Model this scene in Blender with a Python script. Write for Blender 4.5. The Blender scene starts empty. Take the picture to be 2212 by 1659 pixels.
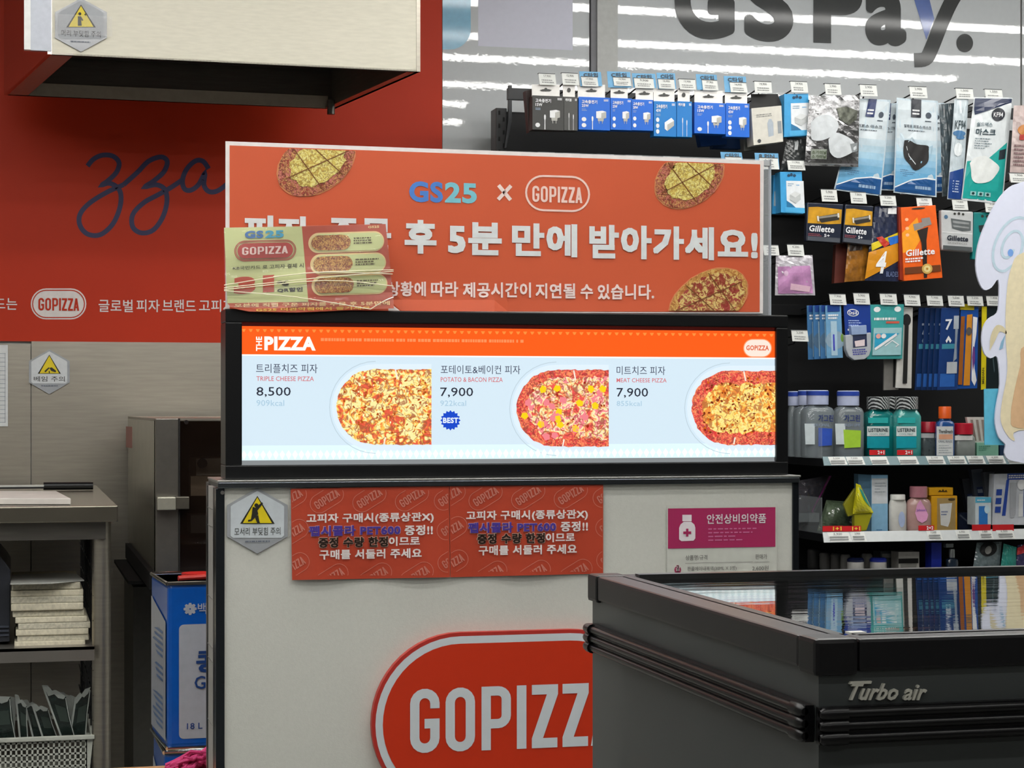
import bpy, bmesh, math, random
from mathutils import Vector, Matrix
random.seed(7)
scene = bpy.context.scene
COL = scene.collection
PI = math.pi
# ------------------------------------------------------------------ camera, world, lamps, exposure
FPX, CX, HY, EYE = 4300.0, 1106.0, 880.0, 1.20
TH = math.atan(1076 / 4300.0)                 # the shop runs at 14 degrees to the picture
SN, CS = math.sin(TH), math.cos(TH)
FWD, RGT, UP = Vector((SN, CS, 0)), Vector((CS, -SN, 0)), Vector((0, 0, 1))
EYEP = Vector((0, 0, EYE))
cam_data = bpy.data.cameras.new('camera')
cam_data.sensor_width = 36.0
cam_data.lens = FPX / 2212.0 * 36.0
cam_data.shift_y = (HY - 829.5) / 2212.0
cam_data.clip_start = 0.05
camera = bpy.data.objects.new('camera', cam_data)
COL.objects.link(camera)
camera.location = EYEP
camera.rotation_euler = (PI / 2, 0, -TH)
scene.camera = camera
scene.view_settings.view_transform = 'Standard'
scene.view_settings.look = 'None'
scene.view_settings.gamma = 1.0
scene.view_settings.use_curve_mapping = False
scene.view_settings.exposure = 0.0
LAMP_POWER = 21.0
world = bpy.data.worlds.new('shop_air')
scene.world = world
world.use_nodes = True
world.node_tree.nodes['Background'].inputs[0].default_value = (0.85, 0.9, 1.0, 1)
world.node_tree.nodes['Background'].inputs[1].default_value = 0.25
try:
    scene.cycles.max_bounces = 8
    scene.cycles.transparent_max_bounces = 12
    scene.cycles.use_denoising = True
except Exception:
    pass

# ------------------------------------------------------------------ picture point -> place in the shop
def ray(u, v): return FWD + RGT * ((u - CX) / FPX) + UP * ((HY - v) / FPX)
def P(u, v, Y):
    r = ray(u, v); return EYEP + r * (Y / r.y)
def PD(u, v, D): return EYEP + ray(u, v) * D
def PX(u, v, X):
    r = ray(u, v); return EYEP + r * (X / r.x)
def PZ(u, v, Z):
    r = ray(u, v); return EYEP + r * ((Z - EYE) / r.z)
def vat(u, v, uc):                           # height v read at uc, followed level along the shelf line to u
    g = lambda q: CS - SN * (q - CX) / FPX
    return HY - (HY - v) * g(u) / g(uc)
def R(u0, v0, u1, v1):                       # level rectangle read at its middle -> TL,TR,BR,BL
    uc = (u0 + u1) / 2
    return [(u0, vat(u0, v0, uc)), (u1, vat(u1, v0, uc)), (u1, vat(u1, v1, uc)), (u0, vat(u0, v1, uc))]
def bil(q, s, t):                            # t from 0 (top) to 1 (bottom)
    (a, b), (c, d), (e, f), (g, h) = q
    x0, y0 = a + (c - a) * s, b + (d - b) * s
    x1, y1 = g + (e - g) * s, h + (f - h) * s
    return (x0 + (x1 - x0) * t, y0 + (y1 - y0) * t)

# ------------------------------------------------------------------ materials
def lin(h):
    h = h.lstrip('#'); o = []
    for i in (0, 2, 4):
        c = int(h[i:i + 2], 16) / 255.0
        o.append(c / 12.92 if c <= 0.04045 else ((c + 0.055) / 1.055) ** 2.4)
    return (o[0], o[1], o[2], 1.0)
_mats = {}
def mat(col, rough=0.5, metal=0.0, emit=0.0, alpha=1.0, trans=0.0, coat=0.0, var=0.04, scale=60.0, bump=0.0, bscale=80.0, stretch=(1, 1, 1), ior=1.45, spec=0.5):
    key = (col, rough, metal, emit, alpha, trans, coat, var, scale, bump, bscale, stretch, ior, spec)
    if key in _mats: return _mats[key]
    m = bpy.data.materials.new('mat_%02d_%s' % (len(_mats), col.strip('#')))
    m.use_nodes = True
    nt = m.node_tree; N = nt.nodes; L = nt.links
    b = N['Principled BSDF']
    c = lin(col)
    b.inputs['Base Color'].default_value = c
    b.inputs['Roughness'].default_value = rough
    b.inputs['Metallic'].default_value = metal
    b.inputs['IOR'].default_value = ior
    b.inputs['Specular IOR Level'].default_value = spec
    b.inputs['Transmission Weight'].default_value = trans
    b.inputs['Coat Weight'].default_value = coat
    b.inputs['Coat Roughness'].default_value = 0.0 if spec == .1 else 0.02 if coat >= 1 else 0.08
    b.inputs['Alpha'].default_value = alpha
    if emit:
        b.inputs['Emission Color'].default_value = c
        b.inputs['Emission Strength'].default_value = emit
        b.inputs['Base Color'].default_value = (c[0] * .12, c[1] * .12, c[2] * .12, 1)
    if var or bump:
        tc = N.new('ShaderNodeTexCoord'); mp = N.new('ShaderNodeMapping')
        mp.inputs['Scale'].default_value = stretch
        L.new(tc.outputs['Object'], mp.inputs['Vector'])
    if var and not emit:
        n = N.new('ShaderNodeTexNoise'); n.inputs['Scale'].default_value = scale; n.inputs['Detail'].default_value = 4
        L.new(mp.outputs[0], n.inputs['Vector'])
        r = N.new('ShaderNodeValToRGB')
        r.color_ramp.elements[0].position = .3; r.color_ramp.elements[1].position = .7
        r.color_ramp.elements[0].color = (c[0] * (1 - 2 * var), c[1] * (1 - 2 * var), c[2] * (1 - 2 * var), 1)
        r.color_ramp.elements[1].color = (min(1, c[0] * (1 + var)), min(1, c[1] * (1 + var)), min(1, c[2] * (1 + var)), 1)
        L.new(n.outputs['Fac'], r.inputs['Fac']); L.new(r.outputs['Color'], b.inputs['Base Color'])
    if bump:
        n2 = N.new('ShaderNodeTexNoise'); n2.inputs['Scale'].default_value = bscale; n2.inputs['Detail'].default_value = 3
        L.new(mp.outputs[0], n2.inputs['Vector'])
        bp = N.new('ShaderNodeBump'); bp.inputs['Strength'].default_value = bump; bp.inputs['Distance'].default_value = 0.002
        L.new(n2.outputs['Fac'], bp.inputs['Height']); L.new(bp.outputs[0], b.inputs['Normal']); L.new(bp.outputs[0], b.inputs['Coat Normal'])
    _mats[key] = m
    return m
def pizza_mat(cols, scale=170, emit=0.0, seed=0.0):
    key = ('pizza', tuple(cols), scale, emit, seed)
    if key in _mats: return _mats[key]
    m = bpy.data.materials.new('pizza_print_%d' % len(_mats)); m.use_nodes = True
    nt = m.node_tree; N = nt.nodes; L = nt.links; b = N['Principled BSDF']
    tc = N.new('ShaderNodeTexCoord'); mp = N.new('ShaderNodeMapping'); mp.inputs['Location'].default_value = (seed, seed * 2, seed)
    L.new(tc.outputs['Object'], mp.inputs['Vector'])
    n = N.new('ShaderNodeTexNoise'); n.inputs['Scale'].default_value = scale * .42; n.inputs['Detail'].default_value = 2; n.inputs['Distortion'].default_value = 1.2
    n3 = N.new('ShaderNodeTexNoise'); n3.inputs['Scale'].default_value = scale * .12; n3.inputs['Detail'].default_value = 1
    e = N.new('ShaderNodeTexNoise'); e.inputs['Scale'].default_value = scale * .34; e.inputs['Detail'].default_value = 1.5; e.inputs['Distortion'].default_value = 1.0
    for q in (n, n3, e): L.new(mp.outputs[0], q.inputs['Vector'])
    a = N.new('ShaderNodeMath'); a.operation = 'MULTIPLY_ADD'; a.inputs[1].default_value = .45
    L.new(n3.outputs['Fac'], a.inputs[0]); L.new(n.outputs['Fac'], a.inputs[2])
    r = N.new('ShaderNodeValToRGB'); cr = r.color_ramp
    dark, cols = cols[0], cols[1:]
    while len(cr.elements) < len(cols): cr.elements.new(.5)
    for i, h in enumerate(cols):
        cr.elements[i].position = .60 + .24 * i / max(1, len(cols) - 1); cr.elements[i].color = lin(h)
    L.new(a.outputs[0], r.inputs['Fac'])
    s1 = N.new('ShaderNodeMath'); s1.operation = 'SUBTRACT'; s1.inputs[1].default_value = .5; L.new(e.outputs['Fac'], s1.inputs[0])
    s2 = N.new('ShaderNodeMath'); s2.operation = 'ABSOLUTE'; L.new(s1.outputs[0], s2.inputs[0])
    r2 = N.new('ShaderNodeValToRGB'); r2.color_ramp.elements[0].position = .018; r2.color_ramp.elements[1].position = .055
    r2.color_ramp.elements[0].color = (.85, .85, .85, 1); r2.color_ramp.elements[1].color = (0, 0, 0, 1); L.new(s2.outputs[0], r2.inputs['Fac'])
    mx = N.new('ShaderNodeMix'); mx.data_type = 'RGBA'; mx.inputs[7].default_value = lin(dark)
    L.new(r2.outputs['Color'], mx.inputs[0]); L.new(r.outputs['Color'], mx.inputs[6])
    class _O: pass
    r = _O(); r.outputs = {'Color': mx.outputs[2]}
    if emit:
        b.inputs['Base Color'].default_value = (.05, .05, .05, 1)
        L.new(r.outputs['Color'], b.inputs['Emission Color']); b.inputs['Emission Strength'].default_value = emit
    else: L.new(r.outputs['Color'], b.inputs['Base Color'])
    b.inputs['Roughness'].default_value = .35
    _mats[key] = m
    return m

# ------------------------------------------------------------------ objects
ORG = {}
def thing(name, label, cat, loc, group=None):
    o = bpy.data.objects.new(name, None); COL.objects.link(o)
    o.empty_display_size = .02; o.location = loc
    o['label'] = label; o['category'] = cat
    if group: o['group'] = group
    ORG[o.name] = Vector(loc)
    return o
def tag(o, label, cat, group=None):
    o['label'] = label; o['category'] = cat
    if group: o['group'] = group
    return o
def struct(o): o['kind'] = 'structure'; return o
class MB:
    def __init__(s): s.v = []; s.f = []
    def poly(s, pts):
        n = len(s.v); s.v += [Vector(p) for p in pts]; s.f.append(tuple(range(n, n + len(pts)))); return s
    def box(s, x0, x1, y0, y1, z0, z1):
        n = len(s.v)
        s.v += [Vector((x, y, z)) for z in (z0, z1) for (x, y) in ((x0, y0), (x1, y0), (x1, y1), (x0, y1))]
        s.f += [(n, n + 3, n + 2, n + 1), (n + 4, n + 5, n + 6, n + 7), (n, n + 1, n + 5, n + 4), (n + 1, n + 2, n + 6, n + 5), (n + 2, n + 3, n + 7, n + 6), (n + 3, n, n + 4, n + 7)]
        return s
    def pbox(s, u0, v0, u1, v1, Y, d):       # box whose front shows as this rectangle at depth Y
        uc = (u0 + u1) / 2
        return s.box(P(u0, v0, Y).x, P(u1, v0, Y).x, Y, Y + d, P(uc, v1, Y).z, P(uc, v0, Y).z)
    def prism(s, pts, vec):                  # closed slab from an outline
        n = len(s.v); k = len(pts); vec = Vector(vec)
        s.v += [Vector(p) for p in pts] + [Vector(p) + vec for p in pts]
        s.f.append(tuple(range(n, n + k))); s.f.append(tuple(range(n + 2 * k - 1, n + k - 1, -1)))
        for i in range(k):
            j = (i + 1) % k; s.f.append((n + i, n + k + i, n + k + j, n + j))
        return s
    def tube(s, pts, r, seg=8):
        pts = [Vector(p) for p in pts]; n0 = len(s.v)
        for i, p in enumerate(pts):
            d = (pts[min(i + 1, len(pts) - 1)] - pts[max(i - 1, 0)]).normalized()
            a = Vector((0, 0, 1)) if abs(d.z) < .9 else Vector((1, 0, 0))
            x = d.cross(a).normalized(); y = d.cross(x)
            for k in range(seg):
                t = 2 * PI * k / seg; s.v.append(p + x * (r * math.cos(t)) + y * (r * math.sin(t)))
        for i in range(len(pts) - 1):
            for k in range(seg):
                a, b = n0 + i * seg + k, n0 + i * seg + (k + 1) % seg
                s.f.append((a, b, b + seg, a + seg))
        s.f.append(tuple(range(n0, n0 + seg))); e = n0 + (len(pts) - 1) * seg
        s.f.append(tuple(range(e + seg - 1, e - 1, -1)))
        return s
    def loft(s, c, prof, seg=20, sq=1.0, yr=1.0):   # prof: (radius, z) pairs; sq<1 squares the section, yr flattens it front to back
        n0 = len(s.v)
        for (r, z) in prof:
            for k in range(seg):
                t = 2 * PI * (k + .5) / seg; ct, st = math.cos(t), math.sin(t)
                s.v.append(Vector((c[0] + r * math.copysign(abs(ct) ** sq, ct), c[1] + r * yr * math.copysign(abs(st) ** sq, st), z)))
        for i in range(len(prof) - 1):
            for k in range(seg):
                a, b = n0 + i * seg + k, n0 + i * seg + (k + 1) % seg
                s.f.append((a, b, b + seg, a + seg))
        s.f.append(tuple(range(n0 + seg - 1, n0 - 1, -1))); e = n0 + (len(prof) - 1) * seg
        s.f.append(tuple(range(e, e + seg)))
        return s
    def make(s, name, m, parent=None, smooth=False, bevel=0.0):
        me = bpy.data.meshes.new(name)
        base = Vector((0, 0, 0)); o = bpy.data.objects.new(name, me)
        if parent is not None: base = ORG[parent.name]; o.parent = parent
        else:
            xs = [v.x for v in s.v]; ys = [v.y for v in s.v]; zs = [v.z for v in s.v]
            base = Vector(((min(xs) + max(xs)) / 2, (min(ys) + max(ys)) / 2, min(zs))); o.location = base
        me.from_pydata([tuple(v - base) for v in s.v], [], s.f)
        me.materials.append(m)
        COL.objects.link(o)
        ORG[o.name] = base
        if bevel or smooth:
            bm = bmesh.new(); bm.from_mesh(me); bmesh.ops.recalc_face_normals(bm, faces=bm.faces)
            if bevel: bmesh.ops.bevel(bm, geom=list(bm.edges), offset=bevel, segments=2, profile=.6, affect='EDGES', clamp_overlap=True)
            if smooth:
                for f in bm.faces: f.smooth = True
                for e in bm.edges:
                    if len(e.link_faces) == 2 and e.calc_face_angle(0) > .7: e.smooth = False
            bm.to_mesh(me); bm.free()
        return o

# ------------------------------------------------------------------ flat shapes (2D outlines)
def pill(cx, cy, w, h, n=14):
    r = h / 2; o = []
    for k in range(n + 1):
        a = PI / 2 + PI * k / n; o.append((cx - w / 2 + r + r * math.cos(a), cy - r * math.sin(a)))
    for k in range(n + 1):
        a = -PI / 2 + PI * k / n; o.append((cx + w / 2 - r + r * math.cos(a), cy - r * math.sin(a)))
    return o
def ell(cx, cy, rx, ry, rot=0, n=40, jag=0.0):
    o = []
    for k in range(n):
        a = 2 * PI * k / n; j = 1 + jag * (random.random() - .5)
        x, y = rx * j * math.cos(a), ry * j * math.sin(a)
        o.append((cx + x * math.cos(rot) - y * math.sin(rot), cy + x * math.sin(rot) + y * math.cos(rot)))
    return o
def stroke(path, w, closed=False):
    n = len(path); Lf = []; Rt = []
    for i in range(n):
        if closed: a, b = path[i - 1], path[(i + 1) % n]; p = path[i]
        else: a = path[max(i - 1, 0)]; b = path[min(i + 1, n - 1)]; p = path[i]
        def nrm(q, r):
            dx, dy = r[0] - q[0], r[1] - q[1]; l = math.hypot(dx, dy) or 1; return (-dy / l, dx / l)
        n1 = nrm(a, p) if (closed or i > 0) else nrm(p, b)
        n2 = nrm(p, b) if (closed or i < n - 1) else n1
        mx, my = n1[0] + n2[0], n1[1] + n2[1]; l = math.hypot(mx, my) or 1; mx /= l; my /= l
        k = 1 / max(.45, mx * n1[0] + my * n1[1])
        Lf.append((p[0] + mx * w / 2 * k, p[1] + my * w / 2 * k)); Rt.append((p[0] - mx * w / 2 * k, p[1] - my * w / 2 * k))
    return [[Lf[i], Lf[(i + 1) % n], Rt[(i + 1) % n], Rt[i]] for i in range(n if closed else n - 1)]
def smoothpath(pts, sub=5):
    o = []
    for i in range(len(pts) - 1):
        p0 = pts[max(i - 1, 0)]; p1 = pts[i]; p2 = pts[i + 1]; p3 = pts[min(i + 2, len(pts) - 1)]
        for k in range(sub):
            t = k / sub
            o.append(tuple(.5 * (2 * p1[j] + (p2[j] - p0[j]) * t + (2 * p0[j] - 5 * p1[j] + 4 * p2[j] - p3[j]) * t * t + (3 * p1[j] - p0[j] - 3 * p2[j] + p3[j]) * t ** 3) for j in (0, 1)))
    o.append(pts[-1]); return o
def word_gopizza():                            # condensed capitals, unit height, y down
    w = .146; h = w / 2; S = []
    def arc(cx, cy, r, a0, a1, n=9): return [(cx + r * math.cos(a0 + (a1 - a0) * k / n), cy - r * math.sin(a0 + (a1 - a0) * k / n)) for k in range(n + 1)]
    g = [(.3875, .31)] + arc(.23, .23, .1575, 0, PI) + arc(.23, .77, .1575, PI, 2 * PI) + [(.3875, .48)]
    S += stroke(g, w) + [[(.225, .47), (.4605, .47), (.4605, .62), (.225, .62)]]
    S += stroke([(x + .555, y) for x, y in arc(.23, .23, .1575, 0, PI) + arc(.23, .77, .1575, PI, 2 * PI)], w, True)
    S += stroke([(x + 1.117, y) for x, y in [(h, 1.0), (h, h), (.2575, h)] + arc(.26, h + .1275, .1275, PI / 2, 0, 5) + arc(.26, .46, .1275, 0, -PI / 2, 5) + [(h, .5875)]], w)
    S += [[(1.67, 0), (1.82, 0), (1.82, 1), (1.67, 1)]]
    for x in (1.905, 2.385): S += [[(x, 0), (x + .41, 0), (x + .41, .155), (x + .175, .845), (x + .40, .845), (x + .40, 1), (x, 1), (x, .845), (x + .235, .155), (x, .155)]]
    S += [[(2.83, 1), (2.985, 0), (3.13, 0), (2.98, 1)], [(3.29, 1), (3.135, 0), (2.985, 0), (3.14, 1)], [(2.93, .65), (3.19, .65), (3.21, .79), (2.91, .79)]]
    return [[(x / 3.29, y) for x, y in p] for p in S]
GOP = word_gopizza()
def fit(polys, q): return [[bil(q, x, y) for x, y in p] for p in polys]

def flat(name, polys, Y, m, parent, k=1, dy=None, sub=0, thick=0):
    """printed shape(s) in picture coordinates on the sheet standing at depth Y, k layers above it"""
    mb = MB(); off = k * .0007
    if dy and not sub and len(polys) < 10 and any(max(x for x, y in p) - min(x for x, y in p) > 30 for p in polys): sub = 3
    if sub:
        bm = bmesh.new()
        for p in polys:
            try: bm.faces.new([bm.verts.new((x, y, 0)) for x, y in p])
            except Exception: pass
        bmesh.ops.triangulate(bm, faces=bm.faces)
        bmesh.ops.subdivide_edges(bm, edges=bm.edges, cuts=sub, use_grid_fill=True)
        for f in bm.faces:
            mb.poly([P(v.co.x, v.co.y, Y - off + (dy(v.co.x, v.co.y) if dy else 0)) for v in f.verts])
        bm.free()
    else:
        for i, p in enumerate(polys):
            pts = [P(x, y, Y - off - (i % 6) * .00003 + (dy(x, y) if dy else 0)) for x, y in p]
            if thick: mb.prism(pts, (0, thick, 0))
            else: mb.poly(pts)
    return mb.make(name, m, parent)
_txt = {}
_bench = bpy.data.scenes.new('text_bench')
def text_mesh(body, bold, shear):
    key = (body, bold, shear)
    if key not in _txt:
        c = bpy.data.curves.new('t', 'FONT'); c.body = body; c.shear = shear; c.space_character = 1 + bold * 2; latin = all(ord(ch) < 256 for ch in body)
        c.resolution_u = (8 if len(body) == 1 else 4) if latin and bold > .03 else 2
        big = body in ('G', 'S', 'a', 'P')
        if latin and not big: c.offset = bold; bold = 0
        o = bpy.data.objects.new('t', c); _bench.collection.objects.link(o)
        vl = _bench.view_layers[0]; vl.update(); dg = vl.depsgraph
        me = bpy.data.meshes.new_from_object(o.evaluated_get(dg))
        vs = [(v.co.x, v.co.y) for v in me.vertices]; fs = [tuple(p.vertices) for p in me.polygons]
        bpy.data.objects.remove(o); bpy.data.curves.remove(c); bpy.data.meshes.remove(me)
        x0 = min(v[0] for v in vs); x1 = max(v[0] for v in vs); y0 = min(v[1] for v in vs); y1 = max(v[1] for v in vs)
        sh = [(0, 0)] + ([(bold * math.cos(k * PI / 10), bold * math.sin(k * PI / 10)) for k in range(20)] if big and body != 'P' else [(bold * a, bold * b) for a in (-1, -.33, .33, 1) for b in (-1, -.33, .33, 1)] if big else [(bold * a, bold * b) for a, b in ((1, 1), (1, 0), (1, -1), (0, -1), (-1, -1), (-1, 0), (-1, 1), (0, 1))] if bold > .008 else [])
        x0 -= bold; x1 += bold; y0 -= bold; y1 += bold; n = len(vs)
        av = [((x + dx - x0) / (x1 - x0), 1 - (y + dy_ - y0) / (y1 - y0), i) for i, (dx, dy_) in enumerate(sh) for x, y in vs]
        _txt[key] = (av, [tuple(a + n * i for a in f) for i in range(len(sh)) for f in fs])
    return _txt[key]
def text(body, q, Y, m, parent, k=2, bold=0.0, shear=0.0, dy=None, name='lettering', thick=0):
    if len(q) == 4 and not isinstance(q[0], (tuple, list)): q = R(*q)
    vs, fs = text_mesh(body, bold, shear)
    mb = MB(); off = k * .0007
    for s, t, l in vs:
        u, v = bil(q, s, t); mb.v.append(P(u, v, Y - off - l * .00003 + (dy(u, v) if dy else 0)))
    mb.f = list(fs)
    if thick:
        n = len(mb.v); mb.v += [p + Vector((0, thick, 0)) for p in mb.v]
        cnt = {}
        for f in fs:
            for i in range(len(f)):
                a, b = f[i], f[(i + 1) % len(f)]; cnt[(a, b)] = 1
        for (a, b) in list(cnt):
            if (b, a) not in cnt: mb.f.append((a, b, b + n, a + n))
    return mb.make(name, m, parent)
def gop(q, Y, m, parent, k=2, name='lettering'):
    if not isinstance(q[0], (tuple, list)): q = R(*q)
    return flat(name, fit(GOP, q), Y, m, parent, k)
def clipbox(polys, x0, y0, x1, y1):
    out = []
    for p in polys:
        for ax, lim, sg in ((0, x0, 1), (0, x1, -1), (1, y0, 1), (1, y1, -1)):
            o = []
            for i in range(len(p)):
                a, b = p[i - 1], p[i]; ia = (a[ax] - lim) * sg >= 0; ib = (b[ax] - lim) * sg >= 0
                if ia != ib: t = (lim - a[ax]) / (b[ax] - a[ax]); o.append((a[0] + (b[0] - a[0]) * t, a[1] + (b[1] - a[1]) * t))
                if ib: o.append(b)
            p = o
            if not p: break
        if len(p) >= 3: out.append(p)
    return out
def bars(q, n, fill=(.5, 1.0), th=.5):          # lines of print too small to read
    if not isinstance(q[0], (tuple, list)): q = R(*q)
    o = []
    for i in range(n):
        s = 0; e = random.uniform(*fill)
        while s < e:
            w = min(random.uniform(.04, .16), e - s); t0 = (i + .5 - th / 2) / n; t1 = (i + .5 + th / 2) / n
            o.append([bil(q, s, t0), bil(q, s + w, t0), bil(q, s + w, t1), bil(q, s, t1)]); s += w + .03
    return o
# ------------------------------------------------------------------ the room
WALL = 5.69
steel = mat('#aaa498', .34, .92, var=.05, scale=9, bump=.05, bscale=220, stretch=(1, 1, 14))
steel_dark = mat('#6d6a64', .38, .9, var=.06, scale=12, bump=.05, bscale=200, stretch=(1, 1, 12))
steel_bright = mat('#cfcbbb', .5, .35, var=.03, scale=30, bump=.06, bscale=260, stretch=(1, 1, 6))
alu = mat('#c4c3bf', .28, .85, var=.03)
chrome = mat('#d8d8d6', .12, 1.0, var=0)
black_metal = mat('#17181a', .42, .0, var=.05)
black_gloss = mat('#060606', .16, .0, var=0)
black_plastic = mat('#101114', .38, var=.04)
white_wall = mat('#c9cac6', .7, var=.02)
def shell(name, x0, x1, y0, y1, z0, z1, m): return struct(MB().box(x0, x1, y0, y1, z0, z1).make(name, m))
XL, XR, YB, CEIL = -3.2, 6.4, -3.6, 2.66
shell('wall_back', XL, XR, WALL + .01, WALL + .16, 0, CEIL, white_wall)
shell('wall_left', XL - .15, XL, YB, WALL + .16, 0, CEIL, white_wall)
shell('wall_right', XR, XR + .15, YB, WALL + .16, 0, CEIL, white_wall)
shell('wall_front', XL, XR, YB - .15, YB, 0, CEIL, mat('#8d8b88', .6))
shell('ceiling', XL - .15, XR + .15, YB - .15, WALL + .16, CEIL, CEIL + .1, mat('#d8d9d6', .8, var=.01))
shell('floor', XL - .15, XR + .15, YB - .15, WALL + .16, -.1, -.004, mat('#8f8f8c', .5))
ft = mat('#7f7f7b', .25, var=.03, scale=4)
floor = bpy.data.objects['floor']
tile = MB().box(-.298, .298, -.298, .298, 0, .004).make('tile', ft, floor)
tile.location = Vector((1.3, 2.6, 0)) - ORG['floor']
for i in range(16):
    for j in range(14):
        if i == 7 and j == 10: continue
        t = tile.copy(); COL.objects.link(t)
        t.location = Vector((XL + .3 + .6 * i, YB + .3 + .6 * j, 0)) - ORG['floor']
bpy.data.objects.remove(tile)
# ceiling lamps: long bars that run with the shop; the wall sheets mirror them, save the last two, added unseen for front fill
lamp_glow = bpy.data.materials.new('lamp_glow'); lamp_glow.use_nodes = True
_b = lamp_glow.node_tree.nodes['Principled BSDF']
_b.inputs['Emission Color'].default_value = (1.0, .985, .95, 1); _b.inputs['Emission Strength'].default_value = LAMP_POWER
lamp_body = mat('#e4e4e2', .5)
_where = ['nearest the back wall', 'second out from the back wall', 'third out from the back wall', 'fourth out from the back wall', 'fifth out from the back wall', 'over the freezer', 'over the shop floor', 'farthest from the back wall']  # the last two are the bars added unseen for front fill
for (y, x0, x1, w) in ((4.68, 1.30, 5.2, 0), (4.06, 1.35, 5.2, 1), (3.61, -1.6, 3.88, 2), (2.96, -1.6, 3.75, 3), (2.42, -1.6, 2.02, 4), (1.85, -1.6, 2.13, 5), (.6, -1.6, 2.4, 6), (-1.2, -1.6, 2.4, 7)):
    l = thing('ceiling_light', 'long white ceiling light bar over the aisle, ' + _where[w], 'ceiling light', ((x0 + x1) / 2, y, 2.60), 'ceiling light bars')
    MB().box(x0 - .02, x1 + .02, y - .05, y + .05, 2.603, CEIL).make('housing', lamp_body, l)
    MB().box(x0, x1, y - .034, y + .034, 2.59, 2.602).make('diffuser', lamp_glow, l)

# ------------------------------------------------------------------ back wall sheets
gloss_grey = mat('#c6cacc', .60, var=.01, coat=1.0, bump=.014, bscale=80, spec=.1)
def sheet(name, label, cat, q, Y, m, d=.003):
    if not isinstance(q[0], (tuple, list)): q = R(*q)
    o = MB().prism([P(u, v, Y) for u, v in q], (0, d, 0)).make(name, m)
    return tag(o, label, cat)
Yw = WALL - .003
o = sheet('wall_poster', 'grey wall sheet with a pale square card, between red mural and gondola', 'wall poster', (956, -260, 1273, 1500), Yw, gloss_grey)
flat('blue_shape', [[(q[0], q[1]) for q in pill(940, -60, 150, 334, 16)][16:] if False else [(956, -200), (1016, -200), (1017, 60)] + [(1017 - 45 + 45 * math.cos(a), 62 + 45 * math.sin(a)) for a in [i * PI / 16 for i in range(9)]] + [(956, 107)]], Yw, mat('#4d9bbd', .35, coat=.6), o)
flat('pale_card', [R(1033, -60, 1237, 104)], Yw, mat('#d3d4e2', .6, var=.01), o)
struct(MB().box(P(1275, 0, Yw).x, P(1287, 0, Yw).x, WALL - .012, WALL + .01, .3, CEIL).make('trim_1', mat('#77787c', .5)))
struct(MB().box(P(1287, 0, Yw).x, P(1331, 0, Yw).x, WALL - .02, WALL + .01, .3, CEIL).make('trim_2', mat('#bcbebb', .6)))
dk = mat('#3b3d3d', .5, coat=.35, var=.02, spec=.2)
o = sheet('wall_poster', 'wide glossy grey wall sheet with huge dark letters above the hanging goods', 'wall poster', (1332, -330, 2204, 1500), Yw, gloss_grey)
text('G', [(1457, -82), (1587, -78), (1587, 86), (1457, 84)], Yw, dk, o, bold=.045)
text('S', [(1607, -80), (1714, -76), (1714, 92), (1607, 89)], Yw, dk, o, bold=.045)
text('P', [(1757, -68), (1863, -64), (1863, 96), (1757, 92)], Yw, dk, o, bold=.045)
text('a', [(1869, -24), (1958, -22), (1958, 101), (1869, 97)], Yw, dk, o, bold=.045)
flat('lettering', [[(1960, -50), (1996, -50), (2018, 40), (2001, 86)]], Yw, mat('#2f55a3', .3, coat=.8), o, 2)
flat('lettering', stroke(smoothpath([(2100, -60), (2062, -8), (2038, 40), (2012, 105), (1999, 127), (1975, 130)]), 31), Yw, dk, o, 2)
flat('lettering', [ell(2084, 93, 18, 20)], Yw, dk, o, 2)
sheet('wall_poster', 'narrow strip of grey glossy wall sheet past the seam by the teal mask bags', 'wall poster', (2208, -330, 2700, 1500), Yw, gloss_grey)

red = mat('#bd3213', .5, var=.02, scale=5, spec=.25)
o = sheet('wall_mural', 'big orange red wall mural with navy script behind the steel hood', 'wall mural', (-900, -420, 955, 737), Yw, red)
ORG_mural = o
navy = mat('#23214f', .45)
zs = lambda pts: [(x / 2.9625, 200 + y / 2.9625) for x, y in pts]
z1 = zs([(560, 470), (600, 425), (660, 400), (725, 408), (762, 450), (745, 510), (690, 565), (655, 590), (700, 580), (755, 610), (775, 670), (760, 760), (715, 850), (640, 910), (560, 905), (512, 850), (512, 780), (570, 710), (680, 640), (790, 590)])
z2 = zs([(790, 590), (880, 510), (950, 440), (1030, 412), (1070, 440), (1050, 505), (985, 565), (930, 602), (1000, 590), (1055, 620), (1068, 700), (1040, 800), (980, 880), (905, 898), (850, 860), (850, 780), (920, 705), (1010, 655), (1090, 610), (1165, 560)])
a1 = zs([(1335, 488), (1300, 440), (1250, 438), (1195, 490), (1168, 560), (1180, 615), (1220, 625), (1270, 590), (1310, 520), (1305, 590), (1335, 632), (1390, 630), (1460, 580), (1520, 520)])
flat('script_lettering', stroke(smoothpath(z1), 10.5) + stroke(smoothpath(z2), 10.5) + stroke(smoothpath(a1), 10.5), Yw, navy, o)
cream = mat('#e3dcd9', .5)
text('드는', (-12, 644, 37, 669), Yw, cream, o, bold=.012)
flat('badge', [pill(126.5, 656.5, 120, 67)], Yw, cream, o, 1)
flat('badge_outline', stroke(pill(126.5, 656.5, 112, 59), 2.2, True), Yw, red, o, 2)
gop((83, 644, 171, 671), Yw, red, o, 3)
for w, a, b in (('글로벌', 213, 287), ('피자', 295, 345), ('브랜드', 351, 423), ('고피자', 430, 507)):
    text(w, (a, 647, b, 674), Yw, cream, o, bold=.01)
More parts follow.
